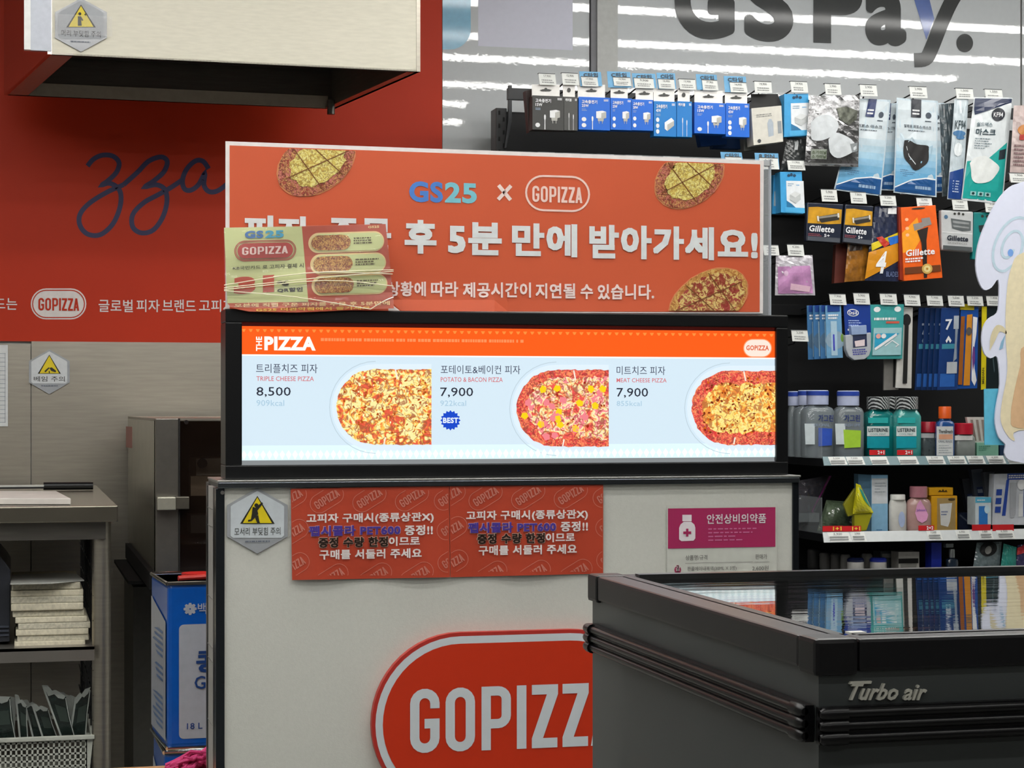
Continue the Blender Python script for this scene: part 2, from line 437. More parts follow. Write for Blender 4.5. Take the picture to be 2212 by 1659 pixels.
# stainless panels under the mural, their joint and the dark wall below
pan = thing('steel_backsplash', 'brushed stainless steel wall cladding below the red mural', 'wall cladding', P(200, 1000, Yw))
for (a, b) in ((-900, 66), (68, 500), (502, 980)):
    MB().prism([P(u, v, Yw) for u, v in R(a, 739, b, 1700)], (0, .003, 0)).make('panel', steel, pan)
o = sheet('paper_chart', 'white printed chart on the steel wall above the worktop', 'notice', (-60, 745, 17, 921), Yw - .004, mat('#dcdfe0', .6), .001)
g = []
for i in range(17): g.append(R(-60, 763 + i * 9.3, 12, 764 + i * 9.3))
g.append(R(10.5, 763, 11.5, 913)); g.append(R(-4, 763, -3, 913))
flat('ruled_lines', g, Yw - .004, mat('#8f98a2', .6), o)

# ------------------------------------------------------------------ hexagonal warning signs
yel = mat('#e6cf1e', .4); ink = mat('#26251c', .5)
def hexpts(cx, cy, w, h): return [(cx, cy - h / 2), (cx + w / 2, cy - h / 4.2), (cx + w / 2, cy + h / 4.2), (cx, cy + h / 2), (cx - w / 2, cy + h / 4.2), (cx - w / 2, cy - h / 4.2)]
def warn(label, cx, cy, w, h, Y, word, fig, edge, face, slope=0.0):
    o = MB().prism([P(u, v, Y) for u, v in hexpts(cx, cy, w, h)], (0, .0012, 0)).make('warning_sign', edge)
    tag(o, label, 'warning sign')
    fc = [(cx - w * .44, cy - h * .22), (cx - w * .40, cy - h * .25), (cx, cy - h * .455), (cx + w * .40, cy - h * .25), (cx + w * .44, cy - h * .22), (cx + w * .44, cy + h * .23), (cx + w * .40, cy + h * .26), (cx - w * .40, cy + h * .26), (cx - w * .44, cy + h * .23)]
    flat('face', [fc], Y, face, o, 1)
    tri = lambda g: [(cx, cy - h * .38 - g * h * .5), (cx + w * .285 + g * w, cy + h * .045 + g * h * .25), (cx - w * .285 - g * w, cy + h * .045 + g * h * .25)]
    flat('triangle', [tri(.0)], Y, ink, o, 2); flat('triangle', [tri(-.045)], Y, yel, o, 3)
    k = w / 130.0
    flat('pictogram', [[(cx + x * k, cy + y * k) for x, y in p] for p in fig], Y, ink, o, 4)
    text(word, (cx - w * .38, cy + h * .10, cx + w * .38, cy + h * .22), Y, ink, o, 2, bold=.005)
    flat('print', bars((cx - w * .2, cy + h * .29, cx + w * .22, cy + h * .335), 1, (.9, 1)), Y, mat('#6d7480', .5), o, 2)
    return o
fallman = [ell(-2, -33, 4.5, 4.5, n=12), [(-10, -30), (-4, -28), (10, -40), (12, -37), (0, -22), (2, -14), (-6, -8), (-12, -14)], [(-6, -10), (2, -12), (4, 0), (6, 6), (0, 6), (-4, -4)], [(-12, -14), (-4, -8), (-12, 0), (-20, 2), (-20, -2), (-14, -3)]]
cuthand = [[(-16, -2), (-2, -14), (1, -12), (-12, 2)], [(0, -12), (8, -14), (22, -3), (20, 2), (6, -3)], [(-2, -2), (1, -3), (2, 4), (-1, 5)]]
headbump = [ell(-3, -28, 4, 4, n=10), [(-8, -22), (0, -22), (6, -12), (3, -10), (0, -14), (2, 2), (-8, 2)], [(8, -26), (12, -30), (13, -22)]]
warn('grey hexagon cut hazard sign on the steel wall above the worktop', 106.5, 803, 88, 97, Yw - .006, '베임 주의', cuthand, mat('#a9adb2', .25, coat=.5), mat('#d5d9dc', .35))

# ------------------------------------------------------------------ steel hood
HZ = PD(115, 118, 4.687).z; HY0 = PD(115, 118, 4.687).y
A = PZ(112, 117.5, HZ); B = PZ(908, 155, HZ); Cc = PZ(722, 236, HZ); Dd = PZ(17, 206, HZ)
top = 2.58
hood = thing('range_hood', 'stainless steel extraction hood hanging before the red mural', 'range hood', ((A.x + B.x) / 2, (A.y + Cc.y) / 2, HZ))
def up(p, z=top): return Vector((p.x, p.y, z))
def wallp(a, b, t, m, name, z0=HZ, z1=top, par=hood):
    d = (b - a); nx = Vector((-d.y, d.x, 0)).normalized() * t
    return MB().prism([Vector((a.x, a.y, z0)), Vector((b.x, b.y, z0)), Vector((b.x, b.y, z1)), Vector((a.x, a.y, z1))], nx).make(name, m, par)
wallp(A, B, .012, steel_bright, 'front_panel')
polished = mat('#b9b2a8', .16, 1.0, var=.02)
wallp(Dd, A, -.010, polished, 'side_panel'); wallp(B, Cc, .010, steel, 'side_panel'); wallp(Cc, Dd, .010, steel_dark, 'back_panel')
MB().prism([up(A), up(B), up(Cc), up(Dd)], (0, 0, .012)).make('top_panel', steel, hood)
ins = mat('#2a2623', .55, .3)
def lerp(a, b, t): return a + (b - a) * t
MB().prism([up(p, HZ + .10) for p in (lerp(A, Cc, .06), lerp(B, Dd, .06), lerp(Cc, A, .06), lerp(Dd, B, .06))], (0, 0, .01)).make('filter', ins, hood)
# folded lips round the opening
def lip(a, b, inn, m, name='lip'):
    MB().prism([a, b, b + inn[1], a + inn[0]], (0, 0, .004)).make(name, m, hood)
ctr = (A + B + Cc + Dd) / 4
inn = lambda p, s: (ctr - p).normalized() * s
lipm = mat('#8b8275', .5, .3, var=.04)
lip(A, B, (inn(A, .02), inn(B, .02)), steel); lip(Dd, Cc, (Vector((.03, -.012, 0)), Vector((-.03, -.012, 0))), lipm)
MB().prism([Dd + Vector((.02, -.014, .0)), Cc + Vector((-.02, -.014, .0)), Cc + Vector((-.02, -.014, .034)), Dd + Vector((.02, -.014, .034))], (0, .012, 0)).make('back_rail', mat('#a3998a', .55, .1), hood)
lip(A, Dd, (Vector((.05, 0, 0)), Vector((.05, 0, 0))), mat('#9b958c', .3, .6)); lip(B, Cc, (Vector((-.03, 0, 0)), Vector((-.03, 0, 0))), steel)
cp = PD(715, 228, 5.446)
MB().tube([Vector((cp.x, cp.y, HZ + .01)), Vector((cp.x, cp.y, PD(715, 247, 5.446).z))], .0105, 14).make('drain_pipe', steel_dark, hood, smooth=True)
dl = P(51, 0, A.y + .02); dr = P(111, 0, A.y - .002)
MB().box(P(66, 0, A.y).x, P(111, 0, A.y).x, A.y - .004, A.y + .012, P(90, 110, A.y).z, top).make('corner_strip', mat('#a6aab2', .4, .5), hood)
MB().box(P(52, 0, A.y).x, P(66, 0, A.y).x, A.y - .006, A.y + .012, P(60, 108, A.y).z, top).make('edge_strip', mat('#d9d9d6', .4, .3), hood)
warn('grey hexagon head hazard sign under crinkled tape on the steel hood', 175, 54, 112, 116, A.y - .004, '머리 부딪힘 주의', headbump, mat('#9a9da2', .25, coat=.5), mat('#a4a8ad', .35))
tp = tag(flat('clear_tape', [R(118, 33, 242, 76)], A.y - .012, mat('#ffffff', .05, trans=0, alpha=.14, coat=1, var=0, bump=.9, bscale=90, stretch=(.35, 1, 2.6)), None, 0, sub=3), 'crinkled clear tape across the hexagon sign on the hood', 'tape')
# ------------------------------------------------------------------ steel worktop and what stands on it
YT = 4.43
zt = P(150, 1093, YT).z
tab = thing('steel_worktable', 'stainless steel worktable with open shelves under the cut hazard sign', 'table', (P(0, 0, YT).x, 4.9, 0))
xr = P(255, 1100, YT).x; xl = P(-420, 1100, YT).x
MB().box(xl, xr, YT, 5.61, P(150, 1129, YT).z, zt).make('tabletop', mat('#8a8578', .22, .9, var=.04, scale=14), tab, bevel=.003)
MB().box(xl, P(228, 0, YT + .04).x, YT + .03, YT + .05, P(150, 1168, YT).z, P(150, 1129, YT).z).make('apron', steel_dark, tab)
def legx(u, Y): return P(u, 1300, Y)
for (u, Y) in ((219, YT + .06), (214, 5.50)):
    p = legx(u, Y); MB().tube([(p.x, Y, .004), (p.x, Y, P(150, 1131, YT).z)], .021, 14).make('leg', steel, tab, smooth=True)
for Y in (YT + .06, 5.50): MB().tube([(xl + .05, Y, .004), (xl + .05, Y, zt - .03)], .021, 14).make('leg', steel, tab, smooth=True)
zs1 = P(110, 1398.5, YT + .03).z
for (z, nm) in ((zs1, 'shelf'), (P(100, 1690, YT + .03).z, 'shelf')):
    xs = P(204, 1400, YT + .02).x
    MB().box(xl, xs, YT + .02, 5.47, z - .006, z).box(xl, xs, YT + .02, YT + .026, z - .030, z).make(nm, mat('#9a9690', .3, .85, var=.05, scale=6), tab)
w = MB(); xm = P(202, 1300, YT + .04).x
for i in range(9): w.tube([(xm, YT + .08 + i * .1, P(150, 1168, YT).z), (xm, YT + .08 + i * .1, .3)], .002, 5)
for i in range(9): w.tube([(xm, YT + .05, .40 + i * .055), (xm, 5.47, .40 + i * .055)], .0016, 5)
w.make('wire_side', black_metal, tab)
# chopping board
Yb = YT + .015
q = [PZ(-160, 1077, zt + .014), PZ(153, 1077, zt + .014), PZ(122, 1061, zt + .014), PZ(-160, 1061, zt + .014)]
o = MB().prism([Vector((p.x, p.y, zt + .001)) for p in q], (0, 0, .0135)).make('chopping_board', mat('#d8d2cc', .5, var=.05, scale=20), bevel=.002)
tag(o, 'white plastic chopping board lying on the steel worktable', 'chopping board')
k = thing('pizza_peel', 'metal rod with a thick black grip lying behind the white chopping board', 'pizza peel', PZ(146, 1057, zt + .0))
yk = PZ(146, 1057, zt + .003).y; zk = P(146, 1050, yk).z; rk = abs(P(146, 1041, yk).z - P(146, 1058, yk).z) / 2
MB().tube([P(94, 1050, yk) + Vector((0, 0, 0)), P(97, 1050, yk), P(198, 1049.3, yk), P(201, 1049.3, yk)], rk, 12).make('grip', black_plastic, k, smooth=True)
MB().box(P(-200, 0, yk).x, P(95, 0, yk).x, yk - .012, yk + .004, P(0, 1056, yk).z, P(0, 1052, yk).z).make('shaft_and_glint', black_metal, k)
MB().box(P(-200, 0, yk).x, P(95, 0, yk).x, yk - .010, yk + .004, P(0, 1052, yk).z, P(0, 1048, yk).z).make('shaft_and_glint', mat('#c9c9c4', .3), k)  # pale upper box paints the highlight along the black rod
# bundles on the shelf
padm = [mat('#d0c9b2', .75, var=.10, scale=130, bump=.5, bscale=240, stretch=(1, 1, .6)), mat('#c4bfab', .75, var=.14, scale=150, bump=.5, bscale=260)]
pads = [(31, 184, 1384, 1398), (37, 192, 1371, 1385), (34, 191, 1358, 1371.5), (39, 195, 1344.5, 1358.5), (33, 188, 1332, 1344.5), (27, 182, 1318.5, 1332), (23.5, 180, 1302.5, 1318), (23.5, 180, 1287.5, 1302.5), (23.5, 180, 1274.5, 1287.5), (25, 174, 1259, 1274)]
for i, (a, b, c, d) in enumerate(pads):
    z0 = P(110, d, YT + .08).z; z1 = P(110, c, YT + .08).z + .0004
    x0 = P(a, 0, YT + .08).x; x1 = P(b, 0, YT + .08).x
    mb = MB(); jit = random.uniform(-.006, .006); m_ = (z1 - z0) * .16
    o = MB().box(x0, x1, YT + .08 + jit, YT + .40 + jit, z0 + .0002, z1 - .0004).make('ridged_bundle', padm[i % 2], bevel=min(.003, m_))
    lab = ['lowest ridged off-white bundle, resting on the steel shelf', 'ridged off-white bundle second from the shelf', 'ridged off-white bundle third from the shelf', 'ridged off-white bundle fourth from the shelf, sticking out furthest toward the leg', 'ridged off-white bundle fifth from the shelf', 'ridged off-white bundle fifth from the top of the stack', 'ridged off-white bundle fourth from the top of the stack', 'ridged off-white bundle third from the top of the stack', 'ridged off-white bundle second from the top of the stack', 'topmost ridged off-white bundle under the loose sheet'][i]
    tag(o, lab, 'bundle', 'ridged off-white bundles stacked on the steel shelf')
z1 = P(110, 1259, YT + .08).z
q = [PZ(22, 1264, z1), PZ(110, 1262, z1), PZ(182, 1256, z1), PZ(166, 1243, z1), PZ(140, 1239, z1), PZ(26, 1245, z1)]
o = MB().prism([Vector((p.x, p.y, z1 + .001)) for p in q], (0, 0, .002)).make('loose_sheet', mat('#a9aaa4', .6))
tag(o, 'pale loose sheet lying on top of the bundle stack', 'sheet')
o = MB().prism([P(u, v, YT + .10) for u, v in [(-80, 1150), (0, 1201), (14, 1218), (23, 1232), (21, 1386), (-80, 1392)]], (0, .4, 0)).make('dark_crate', mat('#23262e', .45), bevel=.003)
tag(o, 'dark plastic crate with a sloping rim left of the bundle stack', 'crate')
for i in range(3): MB().pbox(-8, 1352 + i * 9, 19, 1356 + i * 9, YT + .095, .004).make('rib', mat('#3a3f4a', .4), o)
# basket and sachets
zb = P(100, 1690, YT + .03).z
bk = thing('basket', 'off-white plastic lattice basket holding dark sachets on the bottom shelf', 'basket', (P(90, 0, YT + .06).x, YT + .2, zb))
pl = mat('#b3b6ac', .5, var=.04)
Yk = YT + .05
MB().pbox(-140, 1589, 206, 1599, Yk - .008, .30).make('rim', pl, bk) if False else None
rim = MB(); x0 = P(-140, 0, Yk).x; x1 = P(204, 0, Yk).x; zr0 = P(90, 1600, Yk).z; zr1 = P(90, 1591, Yk).z
rim.box(x0, x1, Yk - .008, Yk + .004, zr0, zr1).box(x0, x1, Yk + .30, Yk + .31, zr0, zr1).box(x1 - .008, x1, Yk, Yk + .30, zr0, zr1)
rim.make('rim', pl, bk, bevel=.0015)
lat = MB()
x1b = P(186, 0, Yk).x; zf = P(90, 1660, Yk).z
n = int(330 / 11.6)
for i in range(n + 1):
    u = 186 - i * 11.6; a = P(u - 2.2, 1630, Yk).x; b = P(u + 2.2, 1630, Yk).x
    lat.box(a, b, Yk, Yk + .003, zb, zr0)
for v in (1604, 1617, 1630.5, 1644, 1657, 1671, 1684): lat.box(x0, x1b, Yk, Yk + .003, P(90, v + 2, Yk).z, P(90, v - 2, Yk).z)
lat.make('lattice', pl, bk)
e0 = P(186, 1600, Yk); e1 = P(203, 1600, Yk); e2 = P(192, 1688, Yk)
MB().prism([Vector((e0.x, Yk, zb)), Vector((e2.x, Yk, zb)), Vector((e1.x - .002, Yk, zr0)), Vector((e0.x, Yk, zr0))], (0, .3, 0)).make('side_wall', pl, bk)
MB().box(x0, e2.x, Yk, Yk + .3, zb, zb + .003).make('bottom', pl, bk)
sm = mat('#1c2a26', .25, var=.3, scale=80, coat=.6, bump=.6, bscale=60); sw = mat('#aeb4ae', .3, coat=.5, bump=.5)
sl = [('leftmost dark green sachet with a white seam in the lattice basket', [(-30, 1512), (22, 1505), (34, 1600), (-10, 1602)], .02),
      ('pale backed sachet second from the basket edge', [(4, 1508), (36, 1508), (30, 1600), (22, 1602)], .05),
      ('dark sachet with crumpled white top, third in the basket', [(34, 1500), (58, 1524), (60, 1600), (44, 1604)], .04),
      ('thin dark sachet with white seam, fourth in the basket', [(52, 1512), (82, 1524), (92, 1600), (74, 1604)], .06),
      ('dark sachet with a white torn corner, fifth in the basket', [(70, 1522), (104, 1530), (126, 1600), (96, 1604)], .05),
      ('big dark sachet with a tall white flap leaning in the basket', [(92, 1480), (142, 1504), (162, 1596), (136, 1602)], .03),
      ('silvery sachet showing a grey back beside the tall flap', [(128, 1496), (170, 1510), (160, 1590), (150, 1596)], .075),
      ('rightmost dark sachet leaning on the basket side', [(164, 1506), (196, 1484), (184, 1600), (150, 1600)], .045)]
for i, (lb, q, d) in enumerate(sl):
    Y = Yk + .03 + d
    o = MB().prism([P(u, v, Y) for u, v in q], (0, .008, 0)).make('sachet', sw if 'silvery' in lb or 'pale' in lb else sm, bevel=.001)
    tag(o, lb, 'sachet', 'sachets standing in the lattice basket')
    flat('seam', stroke([q[0], q[3]], 4), Y, sw, o)
    flat('top_fold', [[q[0], bil(q, .25, -.05), bil(q, .4, .02), bil(q, .6, -.04), q[1], bil(q, .86, .10), bil(q, .6, .13), bil(q, .45, .08), bil(q, .1, .18)]], Y, sw, o, 2)
    flat('side_seam', stroke([bil(q, .97, .05), bil(q, .93, .5), q[2]], 2), Y, sw, o, 2)
    if 'dark' in lb: flat('print', [[bil(q, .3, .3), bil(q, .85, .3), bil(q, .85, .62), bil(q, .3, .62)]], Y, mat('#39453f', .4), o, 1)
# ------------------------------------------------------------------ pizza oven
YO = 4.46
ov = thing('pizza_oven', 'stainless steel countertop oven with a dark glass door behind the counter', 'oven', (P(400, 0, YO).x, 4.9, P(400, 1240, YO).z))
xo0 = P(336, 0, YO).x; xo1 = P(640, 0, YO).x; zo0 = P(400, 1238, YO).z; zo1 = P(360, 904, YO).z
hide = mat('#1a1613', .5)
MB().box(xo0, xo1, YO + .02, 5.56, zo1 - .006, zo1).make('top_panel', steel, ov)
MB().box(xo0, xo0 + .008, YO + .02, 5.56, zo0, zo1 - .006).make('side_panel', mat('#bbb8a8', .2, .85, var=.10, scale=14), ov)
MB().box(xo1 - .008, xo1, YO + .02, 5.56, zo0, zo1 - .006).make('side_panel', steel, ov)
MB().box(xo0 + .01, xo1 - .01, 5.25, 5.27, zo0, zo1 - .01).make('back_panel', hide, ov)
MB().box(xo0 + .01, xo1 - .01, YO + .05, 5.25, zo0, zo0 + .01).make('floor_panel', hide, ov)
fp = MB().box(xo0, P(386, 0, YO).x, YO, YO + .045, zo0, zo1).make('door_frame', mat('#7d7972', .33, .85, var=.04), ov, bevel=.002)
MB().box(P(386, 0, YO).x, P(389, 0, YO).x, YO - .001, YO + .03, zo0, zo1).make('door_gasket', mat('#0c0a09', .6), ov)
gl = MB().box(P(389, 0, YO).x, xo1, YO + .004, YO + .012, zo0, zo1 - .004).make('door_glass', mat('#241a14', .05, alpha=.28, var=0), ov)
MB().tube([P(402, 912, YO), P(402, 912, YO) + Vector((0, -.006, 0))], .005, 12).make('door_screw', chrome, ov)
hd = MB().pbox(340, 1074, 380, 1102, YO - .03, .03).make('handle_bracket', mat('#b9b7a8', .35, .7), ov, bevel=.002)
MB().pbox(380, 1073, 409, 1100, YO - .022, .022).make('handle_clasp', mat('#6e6a60', .35, .8), ov, bevel=.002)
ib = MB().pbox(424, 990, 640, 1062, YO + .25, .2).make('inner_housing', mat('#b8ab98', .6), ov)
MB().tube([P(437, 1001, YO + .25), P(437, 1001, YO + .22)], .012, 12).make('valve_knob', black_plastic, ov, smooth=True)
MB().pbox(412, 1028, 640, 1070, YO + .18, .05).make('inner_housing', mat('#9a846c', .6), ov)
MB().pbox(412, 1112, 640, 1150, YO + .2, .1).make('drawer_block', mat('#3b332b', .5), ov)
tag(MB().prism([PX(u, v, xo0 - .0006) for u, v in ((272, 921), (285, 922), (285, 968), (272, 966))], (.0005, 0, 0)).make('sticker', mat('#b0776f', .5)), 'small faded pink sticker on the oven side', 'sticker')
# paper on the oven
mb = MB(); rows = []
for j in range(4):
    rr = []
    for i, u in enumerate((366, 385, 405, 427, 445, 464)):
        p = PZ(u, 893 - j * 1.6, zo1)
        hgt = max(0, 1 - abs(i - 3) / 2.4) * .010 * (1 if j in (1, 2) else .35)
        rr.append(Vector((p.x, YO + .05 + j * .12, zo1 + .002 + hgt)))
    rows.append(rr)
for j in range(3):
    for i in range(5): mb.poly([rows[j][i], rows[j][i + 1], rows[j + 1][i + 1], rows[j + 1][i]])
tag(mb.make('crumpled_paper', mat('#cbb7b4', .7)), 'pinkish white crumpled paper lying on the oven top', 'paper')
# stand under the oven
st = thing('equipment_stand', 'dark steel stand carrying the oven, beside the worktable leg', 'stand', (P(400, 0, YO).x, 4.9, 0))
MB().box(xo0 - .01, xo1, YO + .05, 5.5, zo0 - .04, zo0 - .001).make('top_frame', mat('#0d0d0d', .85), st)
for (X, Y) in ((xo0 + .02, YO + .07), (xo0 + .02, 5.45), (xo1 - .05, YO + .07), (xo1 - .05, 5.45)): MB().box(X, X + .035, Y, Y + .035, .004, zo0 - .04).make('leg', mat('#2a2826', .4, .6), st)
MB().box(xo0 + .03, xo1 - .06, 5.15, 5.17, .1, zo0 - .05).make('rear_panel', mat('#4c4b47', .45, .5), st)
xw = xr + .006
MB().box(P(288, 0, YO + .62).x, P(340, 0, YO + .62).x, YO + .62, 5.5, .004, P(310, 1268, YO + .62).z).make('side_cabinet', mat('#55544f', .5, .4), st)
MB().box(max(xw, P(277, 0, YO + .35).x), P(352, 0, YO + .35).x, YO + .35, 5.5, P(310, 1262, YO + .35).z, zo0 - .045).make('dark_box', mat('#0d0d0d', .85), st)
# ------------------------------------------------------------------ oil tins
blue = mat('#0b57b4', .28, var=.03, coat=.3); tinw = mat('#a9adb6', .35, var=.03); txtb = mat('#1d3f7d', .4)
def tin(label, cxu, v0, v1, Y, w, d, yaw, printed):
    zb_, zt_ = P(cxu, v1, Y).z, P(cxu, v0, Y).z
    cx = P(cxu, v1, Y)
    o = thing('oil_tin', label, 'tin', (cx.x, Y, zb_), 'blue square oil tins')
    o.rotation_euler = (0, 0, yaw)
    ORG[o.name] = Vector((0, 0, 0)) ; h = zt_ - zb_
    MB().box(0, w, 0, d, .004, h - .004).make('body', blue, o, bevel=.008)
    for z in (0, h - .006):
        rimm = MB(); rimm.tube([(0, 0, z + .003), (w, 0, z + .003), (w, d, z + .003), (0, d, z + .003), (0, 0, z + .003)], .004, 8); rimm.make('seam_rim', chrome, o, smooth=True)
    MB().box(.006, w - .006, .006, d - .006, h - .006, h - .004).make('lid', mat('#b5b3a8', .5, .2), o)
    def fr(name, pts, m, k=1):                  # on the front face: x, z in fractions
        mb = MB(); mb.poly([(x * w, -.0006 * k, z * h) for x, z in pts]); return mb.make(name, m, o)
    def tx(body, x0, z0, x1, z1, m, bold=.01):
        vs, fs = text_mesh(body, bold, 0); mb = MB()
        for s, t, l in vs: mb.v.append(Vector(((x0 + (x1 - x0) * s) * w, -.0016 - l * .00003, (z1 + (z0 - z1) * t) * h)))
        mb.f = list(fs); return mb.make('lettering', m, o)
    def rr(x0, z0, x1, z1, r=.04):
        o2 = []
        for cx_, cz_, a in ((x1 - r, z1 - r, 0), (x0 + r, z1 - r, 90), (x0 + r, z0 + r, 180), (x1 - r, z0 + r, 270)):
            for k_ in range(5): t_ = math.radians(a + k_ * 22.5); o2.append((cx_ + r * math.cos(t_), cz_ + r * .65 * math.sin(t_)))
        return o2
    if printed:
        fr('label_panel', rr(.09, .05, .92, .76), tinw)
        for k_ in range(8):
            a = k_ * PI / 4; c_, s_ = math.cos(a), math.sin(a)
            pts = [(.178 + (c_ * r_ - s_ * t_) * .052, .838 + (s_ * r_ + c_ * t_) * .036) for r_, t_ in ((.12, -.05), (.6, -.3), (1, -.17), (1, .17), (.6, .3), (.12, .05))]
            fr('flower_emblem', pts, tinw)
        tx('백설', .238, .805, .40, .872, tinw)
        tx('콩기름', .225, .455, .80, .59, txtb, .03); tx('G', .212, .358, .30, .436, txtb); tx('18 L', .152, .12, .275, .157, txtb)
    else: pass
    mbs = MB(); y0, y1 = .1, .93
    mbs.poly([(-.002, d * .06, h * .05), (-.002, d * .94, h * .05), (-.002, d * .94, h * .86), (-.002, d * .06, h * .76)]); mbs.make('side_label', tinw, o)
    if printed:
        mbs = MB()
        for k_ in range(17):
            z = .10 + k_ * .036
            if k_ in (6, 7, 11): continue
            mbs.poly([(-.003, d * .2, h * z), (-.003, d * (.5 + .35 * random.random()), h * z), (-.003, d * (.5 + .35 * random.random()), h * (z + .016)), (-.003, d * .2, h * (z + .016))])
        mbs.make('print', mat('#5f7ba6', .4), o)
        # red cap
        MB().tube([(w * .32, d * .45, h - .003), (w * .32, d * .45, h + .008)], .035, 16).make('cap', mat('#c0201c', .35), o, smooth=True)
        MB().tube([(w * .12, d * .25, h + .002), (w * .62, d * .32, h + .005)], .005, 8).make('carry_handle', mat('#b5312a', .35), o, smooth=True)
    return o
YTN = 3.80
tin('blue and white oil tin with a flower emblem, on top of its pair', 362, 1258, 1621, YTN, .238, .238, math.radians(3.5), True)
tin('blue oil tin underneath, only its top corner showing', 355, 1623, 1990, YTN - .003, .238, .238, math.radians(1), False)
zt2 = P(355, 1990, YTN - .003).z
stool = thing('low_platform', 'low wooden platform under the blue oil tins', 'platform', (P(400, 0, YTN).x, YTN + .12, 0))
MB().box(P(300, 0, YTN).x, P(700, 0, YTN).x, YTN - .06, YTN + .32, max(.02, zt2 - .03), zt2 - .0005).make('board', mat('#a98156', .6), stool)
for X in (P(310, 0, YTN).x, P(660, 0, YTN).x): MB().box(X, X + .03, YTN - .03, YTN + .28, .004, max(.02, zt2 - .03)).make('foot', mat('#96704a', .6), stool)
# pink net bag on a wooden board
yn = 3.62
bd = MB().box(P(222, 0, yn).x, P(470, 0, yn).x, yn - .05, yn + .12, P(300, 1656, yn + .12).z - .012, P(300, 1656, yn + .12).z).make('wooden_board', mat('#b98d62', .6, var=.1, scale=30, stretch=(1, 8, 8)), bevel=.002)
tag(bd, 'light wooden board edge low between worktable and counter', 'board')
cart = thing('low_stand', 'dark low stand holding the wooden board beside the counter', 'stand', (P(300, 0, yn).x, yn, 0))
for X in (P(225, 0, yn).x, P(440, 0, yn).x): MB().box(X, X + .02, yn - .02, yn + .05, .004, P(300, 1656, yn + .12).z - .0125).make('leg', black_metal, cart)
mb = MB(); zc = P(400, 1656, yn + .12).z
for k in range(26):                              # crumpled net: many soft strands
    a = random.uniform(0, PI); px0 = P(355, 0, yn).x; px1 = P(470, 0, yn).x
    pts = []
    f0 = random.uniform(0, .9)
    for i in range(7):
        t = i / 6; x = px0 + (px1 - px0) * (.05 + .95 * t)
        z = zc + .004 + (.046 * math.sin(min(1, .25 + t) * PI * .5)) * (f0 + .08 * math.sin(9 * t + a))
        pts.append((x, yn - .02 + .06 * random.random(), z))
    mb.tube(pts, .0032, 6)
o = mb.make('net_bag', mat('#cf3f7a', .7, var=.1), smooth=True); tag(o, 'bright pink crumpled net bag at the foot of the blue tin', 'net bag')
# ------------------------------------------------------------------ counter with its signs
YC = 3.15
ct = thing('pizza_counter', 'white fronted pizza counter with aluminium edges under the menu lightbox', 'counter', (P(1100, 0, YC).x, YC + .15, 0))
cx0 = P(447, 0, YC + .30).x; cx0 = P(485, 0, YC).x; cx1 = P(1712, 0, YC).x
ztop = P(1085, 1032, YC).z; zu = P(1085, 1049, YC).z
white = mat('#cfd0c8', .55, var=.015, scale=220, bump=.12, bscale=500)
MB().box(cx0, cx1, YC + .003, YC + .02, .02, zu).make('front_panel', white, ct)
trim_m = mat('#70767c', .14, .95, var=0)
MB().box(P(470, 0, YC).x, P(1725, 0, YC).x, YC - .006, YC + .155, zu, ztop - .003).make('top_trim', trim_m, ct, bevel=.0015)
MB().box(P(470, 0, YC).x - .001, P(1725, 0, YC).x + .001, YC - .008, YC + .157, ztop - .003, ztop).make('worktop', alu, ct, bevel=.0008)
MB().box(P(466, 0, YC).x, cx0, YC - .002, YC + .02, .02, zu).make('corner_post', mat('#3a3f44', .2, .8, var=.02), ct, bevel=.001)
MB().box(cx1, P(1725, 0, YC).x, YC - .002, YC + .02, .02, zu).make('corner_post', mat('#32373c', .2, .8, var=.02), ct, bevel=.001)
xs = P(466, 0, YC).x
MB().box(xs, xs + .01, YC + .02, YC + .045, .02, zu).make('side_profile', mat('#24282b', .3, .7), ct)
MB().box(xs, xs + .012, YC + .045, YC + .145, .02, zu).make('side_panel', mat('#b9b7b2', .4, .2), ct)
MB().box(xs - .001, xs + .003, YC + .125, YC + .147, .02, zu).make('side_profile', mat('#24282b', .3, .7), ct)
for v in (1098, 1136, 1290, 1395, 1425, 1560): MB().box(xs - .0008, xs, YC + .05, YC + .125, PX(455, v + 1, xs).z, PX(455, v - 1, xs).z).make('joint_line', mat('#8d8b87', .5), ct)
MB().box(P(1725, 0, YC).x - .012, P(1725, 0, YC).x, YC + .02, YC + .145, .02, zu).make('side_panel', mat('#8f8d88', .4), ct)
MB().box(xs + .012, P(1725, 0, YC).x - .012, YC + .29, YC + .145, .02, zu).make('rear_panel', mat('#5b5a57', .5), ct)
MB().tube([P(480, 1064, YC), P(480, 1064, YC) + Vector((0, -.004, 0))], .0032, 10).make('screw', chrome, ct)
# big round-ended logo board
LG = YC - .012
logo = thing('logo_sign', 'large red round-ended logo board on the white counter front', 'sign', P(1113, 1745, YC))
lred = mat('#c93210', .45, var=.01); lwh = mat('#cfd6da', .45, var=.01)
def sk(polys, uc=1113): return [[(x, vat(x, y, uc)) for x, y in p] for p in polys]
MB().prism([P(u, v, LG) for u, v in sk([pill(1113, 1555, 620, 384, 26)])[0]], (0, .014, 0)).make('board', mat('#b8332a', .45), logo)
flat('white_line', sk([pill(1113, 1555, 604, 368, 26)]), LG, lwh, logo, 1)
flat('red_field', sk([pill(1113, 1555, 572, 336, 26)]), LG, lred, logo, 2)
gop((886, 1481, 1340, 1618), LG, lwh, logo, 3)
# hexagon sign
warn('grey hexagon corner hazard sign on the white counter front', 556, 1125, 131, 142, YC, '모서리 부딪힘 주의', fallman, mat('#a2a6aa', .3, coat=.4), mat('#cdd5da', .4))
